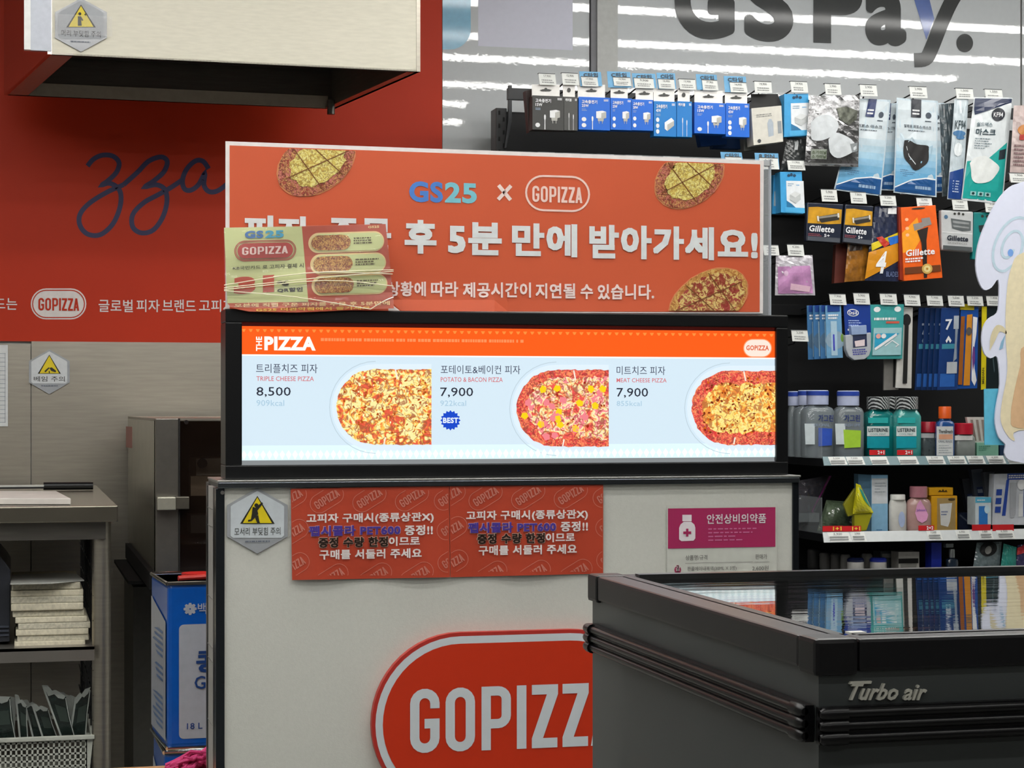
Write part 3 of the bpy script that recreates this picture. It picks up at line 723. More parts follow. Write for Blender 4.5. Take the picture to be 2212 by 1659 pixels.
# two red flyers
fred = mat('#bf4a33', .3, var=.03, scale=8, coat=.5, bump=.12, bscale=14); fpk = mat('#d08070', .4); fw = mat('#ece3e0', .4); fpur = mat('#4d3a9a', .4); fblk = mat('#2b1b14', .4)
flut = lambda u, v: -.0025 * math.sin((u - 628) / 340 * PI * 3) * max(0, (v - 1050) / 200) ** 2 - .003
def flyer(label, q, lines):
    mb = MB(); n = 14; g = {}
    for j in range(9):
        for i in range(n + 1):
            u, v = bil(q, i / n, j / 8); g[i, j] = P(u, v, YC + flut(u, v))
    for j in range(8):
        for i in range(n): mb.poly([g[i, j], g[i + 1, j], g[i + 1, j + 1], g[i, j + 1]])
    o = mb.make('flyer', fred); tag(o, label, 'flyer', 'red flyers on the counter front')
    x0 = q[0][0]; y0 = q[0][1]; pp = []; inside = lambda x, y: q[0][0] + 4 < x < q[1][0] - 3 and q[0][1] + 4 < y < q[3][1] - 5
    for (dx, dy) in ((78, 22), (170, 20), (262, 18), (346, 16), (-2, 22), (2, 96), (352, 80), (4, 168), (354, 150), (88, 192), (182, 190), (272, 188)):
        cx_, cy_ = x0 + dx, y0 + dy; a = math.radians(-32)
        rot = lambda p: (cx_ + p[0] * math.cos(a) - p[1] * math.sin(a), cy_ + p[0] * math.sin(a) + p[1] * math.cos(a))
        for s_ in stroke([rot(p) for p in pill(0, 0, 78, 40)], 1.1, True):
            pp.append(s_)
        for s_ in [[rot((-29 + x * 58, -9 + y * 18)) for x, y in p] for p in GOP]:
            pp.append(s_)
    pp = clipbox(pp, q[0][0] + 3, q[0][1] + 3, q[1][0] - 2, q[2][1] - 4)
    flat('pattern', pp, YC, fpk, o, 1, flut)['kind'] = 'stuff'
    for (w_, r, m_, b_) in lines:
        if m_ is not fw: text(w_, (r[0] - 1, r[1] - 1, r[2] + 1, r[3] + 1), YC, mat('#c79bb0' if m_ is fpur else '#d9b8a6', .4), o, 2, bold=.07, dy=flut)
        text(w_, r, YC, m_, o, 3, bold=b_, dy=flut)
flyer('red flyer beside the hexagon sign on the counter front', [(628, 1056), (970, 1049), (972, 1247), (631, 1253)],
      [('고피자 구매시(종류상관X)', (662, 1108, 937, 1131), fw, .03), ('펩시콜라 PET600', (668, 1135, 865, 1157), fpur, .035), ('증정!!', (874, 1134, 935, 1156), fw, .03),
       ('증정 수량 한정', (688, 1160, 838, 1182), fblk, .035), ('이므로', (840, 1159, 907, 1179), fw, .03), ('구매를 서둘러 주세요', (690, 1186, 911, 1207), fw, .03)])
flyer('red flyer farther from the hexagon sign on the counter front', [(971, 1050), (1303, 1044), (1303, 1239), (973, 1247)],
      [('고피자 구매시(종류상관X)', (1007, 1102, 1270, 1125), fw, .03), ('펩시콜라 PET600', (1012, 1128, 1201, 1150), fpur, .035), ('증정!!', (1211, 1126, 1270, 1148), fw, .03),
       ('증정 수량 한정', (1031, 1152, 1177, 1174), fblk, .035), ('이므로', (1179, 1151, 1242, 1171), fw, .03), ('구매를 서둘러 주세요', (1034, 1177, 1246, 1198), fw, .03)])
# medicine notice in a clear sleeve
YM = YC - .001
o = sheet('medicine_notice', 'white and magenta medicine price notice in a clear sleeve on the counter', 'notice', (1441, 1093, 1678, 1420), YM, mat('#cdcfc6', .4), .001)
mag = mat('#a80055', .45, var=.01, spec=.3); nw = mat('#e8dfe4', .4)
flat('header_band', [R(1443, 1097, 1675, 1183)], YM, mag, o, 1)
flat('bottle_icon', [pill(1484, 1120, 20, 10, 6)] + [[(1467, 1140), (1470, 1133), (1477, 1127), (1493, 1127), (1500, 1133), (1502, 1140), (1502, 1163), (1498, 1168), (1472, 1169), (1467, 1165)], [(1474, 1112), (1494, 1112), (1494, 1126), (1474, 1126)]], YM, nw, o, 2)
flat('cross', [R(1482, 1142, 1487, 1159), R(1476, 1148, 1493, 1153.5)], YM, mag, o, 3)
text('안전상비의약품', (1527, 1110, 1655, 1131), YM, nw, o, bold=.015)
flat('print', bars((1530, 1138, 1640, 1170), 4, (.45, 1), .3), YM, mat('#cf6a9c', .4), o, 2)
nk = mat('#55524f', .5)
text('상품명/규격', (1481, 1199, 1528, 1210), YM, nk, o); text('판매가', (1632, 1197, 1657, 1208), YM, nk, o)
flat('rule', [R(1480, 1214.5, 1626, 1215.5), R(1630, 1213.5, 1662, 1214.5)], YM, mat('#9d9b96', .5), o, 1)
flat('chip', [pill(1464, 1231, 15, 20, 6)], YM, mat('#a02452', .4), o, 1); text('감', (1459.5, 1223, 1469, 1233), YM, nw, o)
text('판콜에이내복액(30ML X 3병)', (1485, 1223, 1591, 1234), YM, nk, o); text('2,600원', (1625, 1222, 1660, 1233), YM, nk, o)
MB().poly([P(u, v, YM - .0025) for u, v in R(1439, 1090, 1680, 1420)]).make('clear_sleeve', mat('#ffffff', .08, alpha=.03, var=0, coat=.3), o)

# ------------------------------------------------------------------ menu lightbox
YL = 3.168
lb = thing('menu_lightbox', 'black framed backlit pizza menu standing on the white counter', 'lightbox', (P(1095, 0, YL).x, YL + .04, ztop))
zl0, zl1 = ztop + .0005, P(1095, 674, YL).z
lx0, lx1 = P(487, 0, YL).x, P(1703, 0, YL).x; ix0, ix1 = P(523, 0, YL).x, P(1677, 0, YL).x
iz0, iz1 = P(1100, 1001, YL).z, P(1100, 702, YL).z
fm = mat('#0d0e10', .3, var=.05)
MB().box(lx0, lx1, YL, YL + .075, iz1, zl1).make('frame_top', fm, lb, bevel=.002)
MB().box(lx0, lx1, YL, YL + .075, zl0, iz0).make('frame_bottom', fm, lb, bevel=.002)
MB().box(lx0, ix0, YL, YL + .075, iz0, iz1).make('frame_side', fm, lb, bevel=.002)
MB().box(ix1, lx1, YL, YL + .075, iz0, iz1).make('frame_side', fm, lb, bevel=.002)
MB().box(lx0 + .01, lx1 - .01, YL + .06, YL + .074, iz0, iz1).make('back_board', black_metal, lb)
YD = YL + .008
def em(h, e=1.0): return mat(h, .12, emit=e, var=0)
flat('dark_strip', [R(520, 700, 1680, 712)], YD + .001, mat('#5a1712', .2, emit=.45, var=0), lb, 0)  # dark reflection at the top of the display, painted as a strip
flat('grey_strip', [R(520, 986, 1680, 1003)], YD + .001, em('#8e9294', .9), lb, 0)
flat('orange_band', [R(522, 710, 1678, 770)], YD, em('#fd5f1c', 1.0), lb, 1)
flat('white_line', [R(522, 769, 1678, 772)], YD, em('#fff6f0', 1.05), lb, 2)
scr = flat('menu_screen', [R(522, 771, 1678, 991)], YD, em('#d3e6f2', 1.0), lb, 1)
sp = []
for i in range(84):
    u = 527 + i * 13.8; sp.append([(u - 6, vat(u, 979, 1100)), (u, vat(u, 970, 1100)), (u + 6, vat(u, 979, 1100)), (u, vat(u, 990, 1100))])
flat('light_spots', sp, YD, em('#f2ffff', 1.1), lb, 2)
flat('light_spots', [[(527 + i * 15.2 - 5, vat(527 + i * 15.2, 716, 1100)), (527 + i * 15.2 + 4, vat(527 + i * 15.2, 716, 1100)), (527 + i * 15.2 + 1, vat(527 + i * 15.2, 722, 1100)), (527 + i * 15.2 - 2, vat(527 + i * 15.2, 722, 1100))] for i in range(76)], YD, em('#ff8a3c', 1.05), lb, 2)
flat('light_glow', [R(522, 960, 1678, 991)], YD, em('#def4f6', 1.02), lb, 1.5)
wl = em('#fff3ea', 1.1)
text('THE', [(553, 758), (553, 727), (566, 727), (566, 758)], YD, wl, lb, 3, bold=.03)
text('PIZZA', (571, 727, 682, 757), YD, wl, lb, 3, bold=.05)
sd = []; u_ = 693
while u_ < 1128:
    w_ = random.uniform(3, 7); sd.append([(u_, vat(u_, 732, 910)), (u_ + w_, vat(u_ + w_, 732, 910)), (u_ + w_, vat(u_ + w_, 738.5, 910)), (u_, vat(u_, 738.5, 910))]); u_ += w_ + (1.3 if random.random() < .75 else 5)
flat('print', sd, YD, em('#ff9058', 1), lb, 3)
flat('badge', [pill(1636.5, 752, 58, 36)], YD, em('#ffe6d8', 1), lb, 3)
flat('badge_glow', [pill(1636.5, 752, 62, 40)], YD, em('#ff9a66', 1), lb, 2)
text('GOPIZZA', (1612, 746, 1661, 757), YD, em('#d8603a', 1), lb, 4, bold=.03)
dt = em('#3b3f55', 1.0); rt_ = em('#d06a70', 1.0); pb = em('#a9c8dc', 1.0); dk2 = em('#2a2d3a', 1)
for (a, ka, b, kb, c_, kc, d_, kd) in (
    ('트리플치즈 피자', (553, 786, 686, 806), 'TRIPLE CHEESE PIZZA', (554, 813, 678, 823), '8,500', (554, 836, 628, 858), '909kcal', (554, 864, 614, 877)),
    ('포테이토&베이컨 피자', (952, 789, 1124, 808), 'POTATO & BACON PIZZA', (952, 815, 1086, 825), '7,900', (951, 837, 1022, 859), '922kcal', (951, 865, 1007, 877)),
    ('미트치즈 피자', (1332, 791, 1437, 810), 'MEAT CHEESE PIZZA', (1332, 817, 1440, 826), '7,900', (1332, 838, 1400, 860), '855kcal', (1332, 866, 1386, 877))):
    text(a, ka, YD, dt, lb, 3, bold=.004); text(b, kb, YD, rt_, lb, 3, bold=.006); text(c_, kc, YD, dk2, lb, 3, bold=.004); text(d_, kd, YD, pb, lb, 3, bold=.006)
star = []
for i in range(32): r_ = 22 if i % 2 == 0 else 18; star.append((973 + r_ * math.cos(i * PI / 16), 908 + r_ * math.sin(i * PI / 16)))
flat('best_badge', [star], YD, em('#1c49c8', 1), lb, 3); text('BEST', (957, 902, 990, 914), YD, em('#e8f2ff', 1), lb, 4, bold=.035)
EMI = 1.0
pm1 = pizza_mat(['#a8481c', '#e8502c', '#ff9c38', '#ffd24e', '#fff2a8', '#fff0a0'], 235, EMI)
pm1r = pizza_mat(['#9c2018', '#e0302c', '#f0604c', '#ff9a58', '#e83c38'], 320, EMI, 1)
pm2 = pizza_mat(['#a83420', '#ee4a44', '#ff9a5a', '#ffe08a', '#fff6c8', '#f8828a'], 215, EMI, 2)
pm3 = pizza_mat(['#b8601c', '#f08c2c', '#ffcc48', '#fff09a', '#ffe070'], 220, EMI, 3)
def clip_right(poly, u):
    o = []
    for i in range(len(poly)):
        a, b = poly[i - 1], poly[i]
        if (a[0] <= u) != (b[0] <= u): t = (u - a[0]) / (b[0] - a[0]); o.append((u, a[1] + (b[1] - a[1]) * t))
        if b[0] <= u: o.append(b)
    return o
def jagged(poly, j):
    o = []
    for i in range(len(poly)):
        a, b = poly[i - 1], poly[i]; n = max(1, int(math.hypot(b[0] - a[0], b[1] - a[1]) / 7))
        for k in range(n): t = k / n; o.append((a[0] + (b[0] - a[0]) * t + random.uniform(-j, j), a[1] + (b[1] - a[1]) * t + random.uniform(-j, j)))
    return o
for (x0, xc, yc, h_, m_, mr, kind) in ((727, 932, 879, 163, pm1, pm1r, 1), (1116, 1315, 882, 166, pm2, pm1r, 2), (1494, 1676, 881, 160, pm3, pm1r, 3)):
    ww = (xc - x0) * 2.2
    plate = [p for p in stroke(pill(x0 - 15 + ww / 2 + 15, yc + 1, ww + 30, h_ + 36, 18), 1.4, True) if all(q[0] < xc for q in p)]
    flat('plate_outline', plate, YD, em('#b9ccd8', 1), lb, 2)
    flat('plate', [clip_right(pill(x0 - 10 + ww / 2 + 10, yc + 1, ww + 20, h_ + 24, 18), xc)], YD, em('#dcebf5', 1.02), lb, 2)
    base_ = clip_right(jagged(pill(x0 + ww / 2, yc, ww, h_, 16), 1.6), xc)
    pz = flat('pizza_picture', [base_], YD, m_ if kind == 1 else mr, lb, 3)
    if kind != 1: flat('cheese', [clip_right(jagged(pill(x0 + 14 + ww / 2, yc + (1 if kind == 3 else 0), ww - 20, h_ * (.66 if kind == 3 else .8), 14), 4), xc)], YD, m_, pz if False else lb, 4)
    tp_ = []; tp2 = []; tp3 = []
    for i in range(95):
        x = random.uniform(x0 + 10, xc - 6); y = random.uniform(yc - h_ * .4, yc + h_ * .4)
        dx = max(0, (x0 + h_ / 2 - x)) / (h_ / 2); dy_ = abs(y - yc) / (h_ / 2)
        if dx * dx + dy_ * dy_ > .78: continue
        e_ = ell(x, y, random.uniform(1.6, 4), random.uniform(1.4, 3), random.random() * 3, 7, .5)
        (tp_ if i % 3 else tp2).append(e_)
        if kind == 2 and i % 4 == 0: tp3.append(ell(x, y, 9, 8, random.random() * 3, 5, .3))
    if kind == 3: flat('topping', tp_, YD, em('#7c3018', 1), lb, 6).__setitem__('kind', 'stuff'); flat('topping', tp2, YD, em('#d0641e', 1), lb, 5).__setitem__('kind', 'stuff')
    if kind == 1: flat('topping', tp_, YD, em('#b0501c', 1), lb, 6).__setitem__('kind', 'stuff'); flat('topping', tp2, YD, em('#fff3c0', 1), lb, 5).__setitem__('kind', 'stuff')
    if kind == 2: flat('topping', tp3[::2], YD, em('#f6d21c', 1), lb, 6).__setitem__('kind', 'stuff'); flat('topping', tp3[1::2], YD, em('#f0848c', 1), lb, 6).__setitem__('kind', 'stuff'); flat('topping', tp_[::3], YD, em('#9c2c18', 1), lb, 5).__setitem__('kind', 'stuff')
    sl_ = [stroke([(x0 + (xc - x0) * .62, yc - h_ / 2 + 1), (x0 + (xc - x0) * .62 + 4, yc - h_ / 2 + 22)], 3)[0], stroke([(x0 + (xc - x0) * .5, yc + h_ / 2 - 1), (x0 + (xc - x0) * .5 + 3, yc + h_ / 2 - 16)], 3)[0]]
    flat('cut_line', sl_, YD, em('#f4ead8', 1), lb, 6)

# ------------------------------------------------------------------ clear board and banner above the lightbox
YP = 3.20
ac = thing('acrylic_board', 'clear acrylic board carrying the orange banner above the lightbox', 'acrylic board', (P(1080, 0, YP).x, YP + .01, zl1))
acm = mat('#e8eef2', .05, alpha=.22, var=0, coat=1)
MB().box(P(489, 0, YP).x, P(1667, 0, YP).x, YP + .004, YP + .009, zl1 + .0005, P(1080, 325, YP).z).make('clear_sheet', acm, ac)
MB().box(P(1664.5, 0, YP).x, P(1667.5, 0, YP).x, YP + .003, YP + .010, zl1 + .0005, P(1080, 325, YP).z).make('polished_edge', mat('#a8b0b8', .15, var=0), ac)
MB().pbox(1651, 346, 1664, 358, YP + .003, .008).make('tape', mat('#b6b9bc', .3), ac)
BQ = [(487, 305), (1650, 347), (1648, 677), (487, 674)]
bdy = lambda u, v: .0025 * math.sin((u - 500) / 180.0) * max(0, (v - 480) / 200) ** 2 - .006 * max(0, (v - 610) / 60) ** 2 * (1 if 850 < u < 1080 else .25)
def grid_sheet(q, Y, n, m_, dy, off=0):
    mb = MB(); g = {}
    for j in range(m_ + 1):
        for i in range(n + 1): u, v = bil(q, i / n, j / m_); g[i, j] = P(u, v, Y + dy(u, v) - off)
    for j in range(m_):
        for i in range(n): mb.poly([g[i, j], g[i + 1, j], g[i + 1, j + 1], g[i, j + 1]])
    return mb
bn = grid_sheet(BQ, YP, 40, 14, bdy).make('banner', mat('#e9e2df', .45)); tag(bn, 'wide orange pizza banner with big white lettering above the lightbox', 'banner')
orng = mat('#cf5a36', .45, var=.02, scale=6)
IQ = [(496, 314), (1642, 355), (1641, 674), (496, 671)]
grid_sheet(IQ, YP, 40, 14, bdy, .0007).make('orange_field', orng, bn)
def ppic(cx, cy, rx, ry, rot, m_, m2, clip=None, scale=.72):
    base_ = ell(cx, cy, rx, ry, rot, 46, .06); inner = ell(cx + 3, cy, rx * scale, ry * scale, rot, 40, .16)
    def cl(p): return [(x, max(y, 316 + (x - 496) * .0358)) if clip == 't' else (x, min(y, 671)) for x, y in p]
    flat('pizza_rim', [cl(ell(cx, cy, rx * 1.03, ry * 1.03, rot, 46, .02))], YP, mat('#d8895a', .45), bn, 2, bdy)
    flat('pizza_picture', [cl(base_)], YP, m2, bn, 3, bdy)
    flat('cheese', [cl(inner)], YP, m_, bn, 4, bdy)
    L_ = []
    ca, sa = math.cos(rot), math.sin(rot)
    pt = lambda a, b: (cx + a * rx * ca - b * ry * sa, cy + a * rx * sa + b * ry * ca)
    for (p1, p2) in (((-.85, -.1), (.9, .05)), ((-.25, -.9), (-.2, .9)), ((.35, -.85), (.4, .85))):
        s_ = cl([pt(*p1), pt(*p2)])
        L_ += stroke(s_, 2.0)
    flat('cut_line', L_, YP, mat('#7c4a22', .45), bn, 5, bdy)
ch = pizza_mat(['#9c7a34', '#c8a850', '#dccf70', '#e6de96', '#d2bc5c'], 330); rimp = pizza_mat(['#6a2418', '#a04438', '#d8a868', '#8e3a2c', '#c87868'], 380, 0, 4)
ppic(683, 352, 90, 62, math.radians(-32), ch, rimp, 't'); ppic(1489, 384, 80, 58, math.radians(-34), ch, rimp, 't')
pep = pizza_mat(['#8a3020', '#a4443c', '#d8b068', '#e0cc80', '#a04838'], 200, 0, 6)
ppic(1530, 650, 92, 60, math.radians(-32), pep, pizza_mat(['#a4642c', '#b8743c', '#dcb868', '#c08a48'], 240, 0, 7), 'b', .86)
text('GS', [(884, 391), (957, 393), (957, 438), (884, 436)], YP, mat('#4f83cf', .4), bn, bold=.04, dy=bdy)
text('25', [(961, 393), (1030, 396), (1030, 440), (961, 438)], YP, mat('#7cc3d0', .4), bn, bold=.04, dy=bdy)
pw = mat('#f0cfc4', .45); bw = mat('#dfe3e3', .45)
flat('lettering', stroke([(1077, 400), (1103, 432)], 8) + stroke([(1104, 401), (1076, 431)], 8), YP, mat('#f0dad2', .45), bn, 2, bdy)
flat('badge_outline', stroke([(x, y + (x - 1204) * .03) for x, y in pill(1204.5, 418, 136, 74)], 4.2, True), YP, pw, bn, 2, bdy)
flat('lettering', fit(GOP, [(1150, 401), (1258, 405), (1258, 439), (1150, 436)]), YP, pw, bn, 2, bdy)
def sl4(u0, u1, a, b): # banner slope
    f = lambda u, v: v + (u - (u0 + u1) / 2) * .0245 * (640 - v) / 160
    return [(u0, f(u0, a)), (u1, f(u1, a)), (u1, f(u1, b)), (u0, f(u0, b))]
for w_, u0, u1, a, b in (('피자', 527, 672, 466, 535), ('주문', 710, 845, 471, 541), ('후', 874, 943, 475, 548), ('5분', 968, 1084, 480, 551), ('만에', 1106, 1247, 483, 555), ('받아가세요!', 1273, 1637, 489, 561)):
    text(w_, sl4(u0, u1, a, b), YP, bw, bn, 3, bold=.04, dy=bdy)
pk = mat('#f2dcd6', .45)
for w_, u0, u1, a, b in (('상황에', 836, 920, 608, 640), ('따라', 931, 990, 608, 641), ('제공시간이', 1000, 1147, 610, 643), ('지연될', 1157, 1243, 612, 645), ('수', 1254, 1281, 614, 646), ('있습니다.', 1291, 1413, 614, 647)):
    text(w_, sl4(u0, u1, a, b), YP, pk, bn, 3, bold=.026, dy=bdy)
# ------------------------------------------------------------------ leaflet taped over the banner corner
YS = 3.162
SQ = [(484, 492), (833, 484), (850, 667), (494, 672)]
sdy = lambda u, v: -.004 * max(0, (v - 570) / 100) ** 2 + .002 * math.sin(u / 45.0 + v / 30.0)
lf = thing('leaflet', 'yellow green and red pizza leaflet in a clear sleeve over the banner corner', 'leaflet', P(667, 674, YS))
grn = mat('#c9cf93', .5, var=.03, scale=10); lrd = mat('#b4482f', .45, var=.02); lcr = mat('#e6c98f', .45)
grid_sheet([(484, 492), (652, 489), (666, 652), (491, 655)], YS, 12, 10, sdy).make('green_panel', grn, lf)
grid_sheet([(652, 489), (833, 484), (849, 648), (666, 652)], YS, 12, 10, sdy).make('red_panel', lrd, lf)
MBq = MB()
bl = [(491, 655), (849, 648), (851, 666), (760, 670), (640, 675), (538, 673), (512, 668), (497, 662)]
flat('red_band', [bl], YS, mat('#c0573a', .45), lf, 0, sdy, sub=2)
text('GS', [(529, 499), (569, 498), (569, 514), (529, 515)], YS, mat('#3c6fae', .4), lf, 2, bold=.05, dy=sdy); text('25', [(573, 498), (613, 497), (613, 513), (573, 514)], YS, mat('#3f9fc4', .4), lf, 2, bold=.05, dy=sdy)
tl = lambda pts, cx_, s_=-.025: [(x, y + (x - cx_) * s_) for x, y in pts]
flat('badge_outline', stroke(tl(pill(573, 541, 132, 43), 573), 1.6, True) + stroke(tl(pill(573, 541, 127, 38), 573), 1.4, True), YS, mat('#b8423c', .4), lf, 1, sdy)
flat('badge', [tl(pill(573, 541, 120, 33), 573)], YS, mat('#b8423c', .4), lf, 2, sdy)
flat('lettering', fit(GOP, [(523, 534), (622, 531), (622, 547), (523, 551)]), YS, mat('#f4d6cf', .4), lf, 3, sdy)
text('KB국민카드 로 고피자 결제 시', [(503, 576), (656, 568), (656, 578), (503, 583)], YS, mat('#4b4a32', .5), lf, 1, bold=.01, dy=sdy)
text('31', [(505, 599), (592, 593), (592, 631), (505, 636)], YS, mat('#bd4a34', .4), lf, 1, bold=.09, dy=sdy)
text('%', [(597, 607), (624, 605), (624, 617), (597, 618)], YS, ink, lf, 1, bold=.05, dy=sdy); text('QR할인', [(599, 623), (654, 620), (654, 630), (599, 632)], YS, ink, lf, 1, bold=.04, dy=sdy)
text('GS25', [(795, 488), (819, 487), (819, 492), (795, 493)], YS, lcr, lf, 1, bold=.03, dy=sdy)
lp = pizza_mat(['#6a2c18', '#8e4424', '#c48c44', '#d8b060', '#9a5028'], 560, 0, 9)
for i, (cy_, cx_) in enumerate(((523, 748), (569, 752), (615, 755))):
    flat('menu_pill', [tl(pill(cx_, cy_, 164, 44), cx_, -.03)], YS, lcr, lf, 1, sdy); flat('menu_pill', [tl(pill(cx_ + 2, cy_, 156, 38), cx_, -.03)], YS, grn, lf, 2, sdy)
    flat('pizza_picture', [tl(jagged(pill(cx_ - 33, cy_, 85, 33), .5), cx_, -.03)], YS, lp, lf, 3, sdy)
    b_ = bars([(cx_ + 16, cy_ - 11), (cx_ + 69, cy_ - 13), (cx_ + 69, cy_ + 3), (cx_ + 16, cy_ + 5)], 3, (.7, 1), .55); flat('print', b_, YS, mat('#5c5230', .5), lf, 3, sdy)
text('오븐에 직접 구운 피자를 주문 후 5분만에', [(506, 656), (842, 650), (842, 659), (506, 664)], YS, mat('#f0c890', .4), lf, 1, bold=.03, dy=sdy)
text('GS25 더관악점에서 즐기세요', [(553, 666), (800, 661), (800, 668), (553, 673)], YS, mat('#e8bc58', .4), lf, 1, bold=.03, dy=sdy)
# the sleeve: clear film; pale tubes along its folds are painted-in glare
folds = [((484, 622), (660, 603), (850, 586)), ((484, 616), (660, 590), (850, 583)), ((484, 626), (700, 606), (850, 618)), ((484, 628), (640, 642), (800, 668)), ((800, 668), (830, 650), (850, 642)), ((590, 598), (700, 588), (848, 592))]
fm_ = mat('#ffffff', .03, alpha=.07, var=0, coat=1, bump=.35, bscale=18, stretch=(.3, 1, 1.4))
film = grid_sheet([(483, 491), (834, 483), (852, 668), (486, 664)], YS, 26, 30, lambda u, v: sdy(u, v) - .004 - .0035 * abs(math.sin(v / 11.0 + u / 160.0)) * (1 if v > 580 else .12)).make('clear_film', fm_, lf, smooth=True)
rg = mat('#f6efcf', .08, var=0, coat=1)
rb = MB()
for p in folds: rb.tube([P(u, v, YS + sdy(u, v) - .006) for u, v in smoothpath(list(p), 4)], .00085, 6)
rb.make('glare_crease', rg, lf, smooth=True)
# ------------------------------------------------------------------ chest freezer in front
pn = PD(1762, 1383, 1.652); FX, FY, FZ = pn.x, pn.y, pn.z
FYB = 2.2177; FXR = FX + 1.25
fz = thing('chest_freezer', 'dark grey chest freezer with sliding glass lid before the white counter', 'freezer', ((FX + FXR) / 2, (FY + FYB) / 2, 0))
fg = mat('#393d3d', .38, .0, var=.02, scale=8, coat=.15); fb = mat('#121214', .36, var=.03, spec=.35)
rbp = mat('#08080a', .30, var=0, spec=.4)
b_ = .0045
zb1 = P(1830, 1452, FY).z
for (x0, x1, y0, y1, nm) in ((FX + b_, FXR - b_, FY + b_, FY + .05, 'front_panel'), (FX + b_, FXR - b_, FYB - .05, FYB - b_, 'back_panel'), (FX + b_, FX + .05, FY + .05, FYB - .05, 'side_panel'), (FXR - .05, FXR - b_, FY + .05, FYB - .05, 'side_panel')):
    MB().box(x0, x1, y0, y1, .08, zb1).make(nm, fg, fz)
MB().box(FX + .05, FXR - .05, FY + .05, FYB - .05, .08, .30).make('inner_floor', mat('#3c4042', .5), fz)
MB().box(FX + .03, FXR - .03, FY + .03, FYB - .03, .03, .08).make('plinth', fb, fz)
for (x, y) in ((FX + .1, FY + .1), (FXR - .1, FY + .1), (FX + .1, FYB - .1), (FXR - .1, FYB - .1)): MB().tube([(x - .01, y, .025), (x + .01, y, .025)], .025, 14).make('caster', fb, fz)
# top frame bands and corner caps
tw = .034
fbt = mat('#1c1b1c', .36, var=.02, spec=.5)
cl_ = .039
MB().box(FX + cl_, FXR - cl_, FY, FY + tw, zb1, FZ).make('top_band', fb, fz, bevel=.003)
MB().box(FX + cl_, FXR - cl_, FYB - tw, FYB, zb1, FZ - .001).make('top_band', fb, fz, bevel=.003)
MB().box(FX, FX + tw, FY + cl_, FYB - cl_, zb1, FZ).make('top_band', fbt, fz, bevel=.003)
MB().box(FXR - tw, FXR, FY + cl_, FYB - cl_, zb1, FZ).make('top_band', fb, fz, bevel=.003)
for (x, y) in ((FX - .001, FY - .001), (FXR - cl_, FY - .001), (FX - .001, FYB - cl_), (FXR - cl_, FYB - cl_)):
    MB().box(x, x + cl_, y, y + cl_, zb1 - .003, FZ + .001).make('corner_cap', fb, fz, bevel=.004)
# glass lids, set a little below the frame; far rails
gz = FZ - .004
glass = mat('#cfd8d6', .015, trans=1.0, var=0, ior=1.6, bump=.05, bscale=8, stretch=(.6, 5, 1))
xm_ = (FX + FXR) / 2
MB().box(FX + tw, xm_ + .03, FY + tw, FYB - tw, gz - .006, gz).make('glass_lid', glass, fz)
MB().box(xm_ - .03, FXR - tw, FY + tw, FYB - tw, gz - .016, gz - .010).make('glass_lid', glass, fz)
MB().box(FX + tw - .006, FX + tw + .008, FY + .04, FYB - .04, gz - .01, gz + .004).make('lid_rail', black_plastic, fz)
MB().box(FX + .05, FXR - .05, FYB - tw - .006, FYB - tw + .01, gz - .008, gz + .0055).make('lid_rail', mat('#3a3b3c', .3, .5), fz)
MB().box(FX + .05, FXR - .05, FY + tw - .01, FY + tw + .006, gz - .01, gz + .004).make('lid_rail', black_plastic, fz)
MB().pbox(1838, 1366, 1872, 1371, FY + tw + .012, .012).make('lid_latch', mat('#c9c9c4', .3), fz)
# bumpers: three ridges with rounded end caps
def bumper(p0, p1, nrm, ztop_, zbot):
    h = (ztop_ - zbot) / 3
    d = (p1 - p0).normalized()
    back = MB()
    a = p0 + nrm * .001; c = p1 + nrm * .001
    back.prism([Vector((a.x, a.y, zbot)), Vector((c.x, c.y, zbot)), Vector((c.x, c.y, ztop_)), Vector((a.x, a.y, ztop_))], nrm * .008)
    ob = back.make('bumper', rbp, fz)
    for i in range(3):
        z = ztop_ - h * (i + .5)
        rd = MB().tube([Vector((p0.x, p0.y, z)) + nrm * .009 + d * .012, Vector((p1.x, p1.y, z)) + nrm * .009 - d * .012], h * .40, 12)
        r = rd.make('ridge', rbp, ob, smooth=True)
    for p, s_ in ((p0, 1), (p1, -1)):
        for i in range(3):
            z = ztop_ - h * (i + .5)
            e = p + d * (.012 * s_) + nrm * .009
            cap = MB()
            pts = [Vector((e.x, e.y, z)) + d * (s_ * .012), Vector((e.x, e.y, z)) - d * (s_ * .002), Vector((e.x, e.y, z)) - d * (s_ * .009), Vector((e.x, e.y, z)) - d * (s_ * .012)]
            n0 = len(cap.v); cap.tube(pts, h * .62, 12)
            for k in range(12):
                for rr_, sc_ in ((2, .86), (3, .5)):
                    i_ = rr_ * 12 + k; cap.v[i_] = pts[rr_] + (cap.v[i_] - pts[rr_]) * sc_
            cap.make('end_cap', rbp, ob, smooth=True)
zt_, zb_ = P(1790, 1527, FY).z, P(1790, 1607, FY).z
bumper(Vector((P(1766, 0, FY).x, FY + b_, 0)), Vector((FXR - .02, FY + b_, 0)), Vector((0, -1, 0)), zt_, zb_)
bumper(Vector((FX + b_, FY + .012, 0)), Vector((FX + b_, FYB - .01, 0)), Vector((-1, 0, 0)), zt_, zb_)
text('Turbo air', [(1842, 1476), (2008, 1478), (1996, 1513), (1826, 1513)], FY + b_ - .003, mat('#b9b8ad', .4, .1, var=0), fz, 0, bold=.02, name='raised_lettering', thick=.0035)
lt = MB(); lt.prism([P(u, v, FY + b_ - .0032) for u, v in [(1838, 1472.5), (1884, 1471.5), (1882, 1477), (1835, 1478)]], (0, .003, 0)); lt.make('raised_lettering', mat('#b9b8ad', .4, .1, var=0), fz)
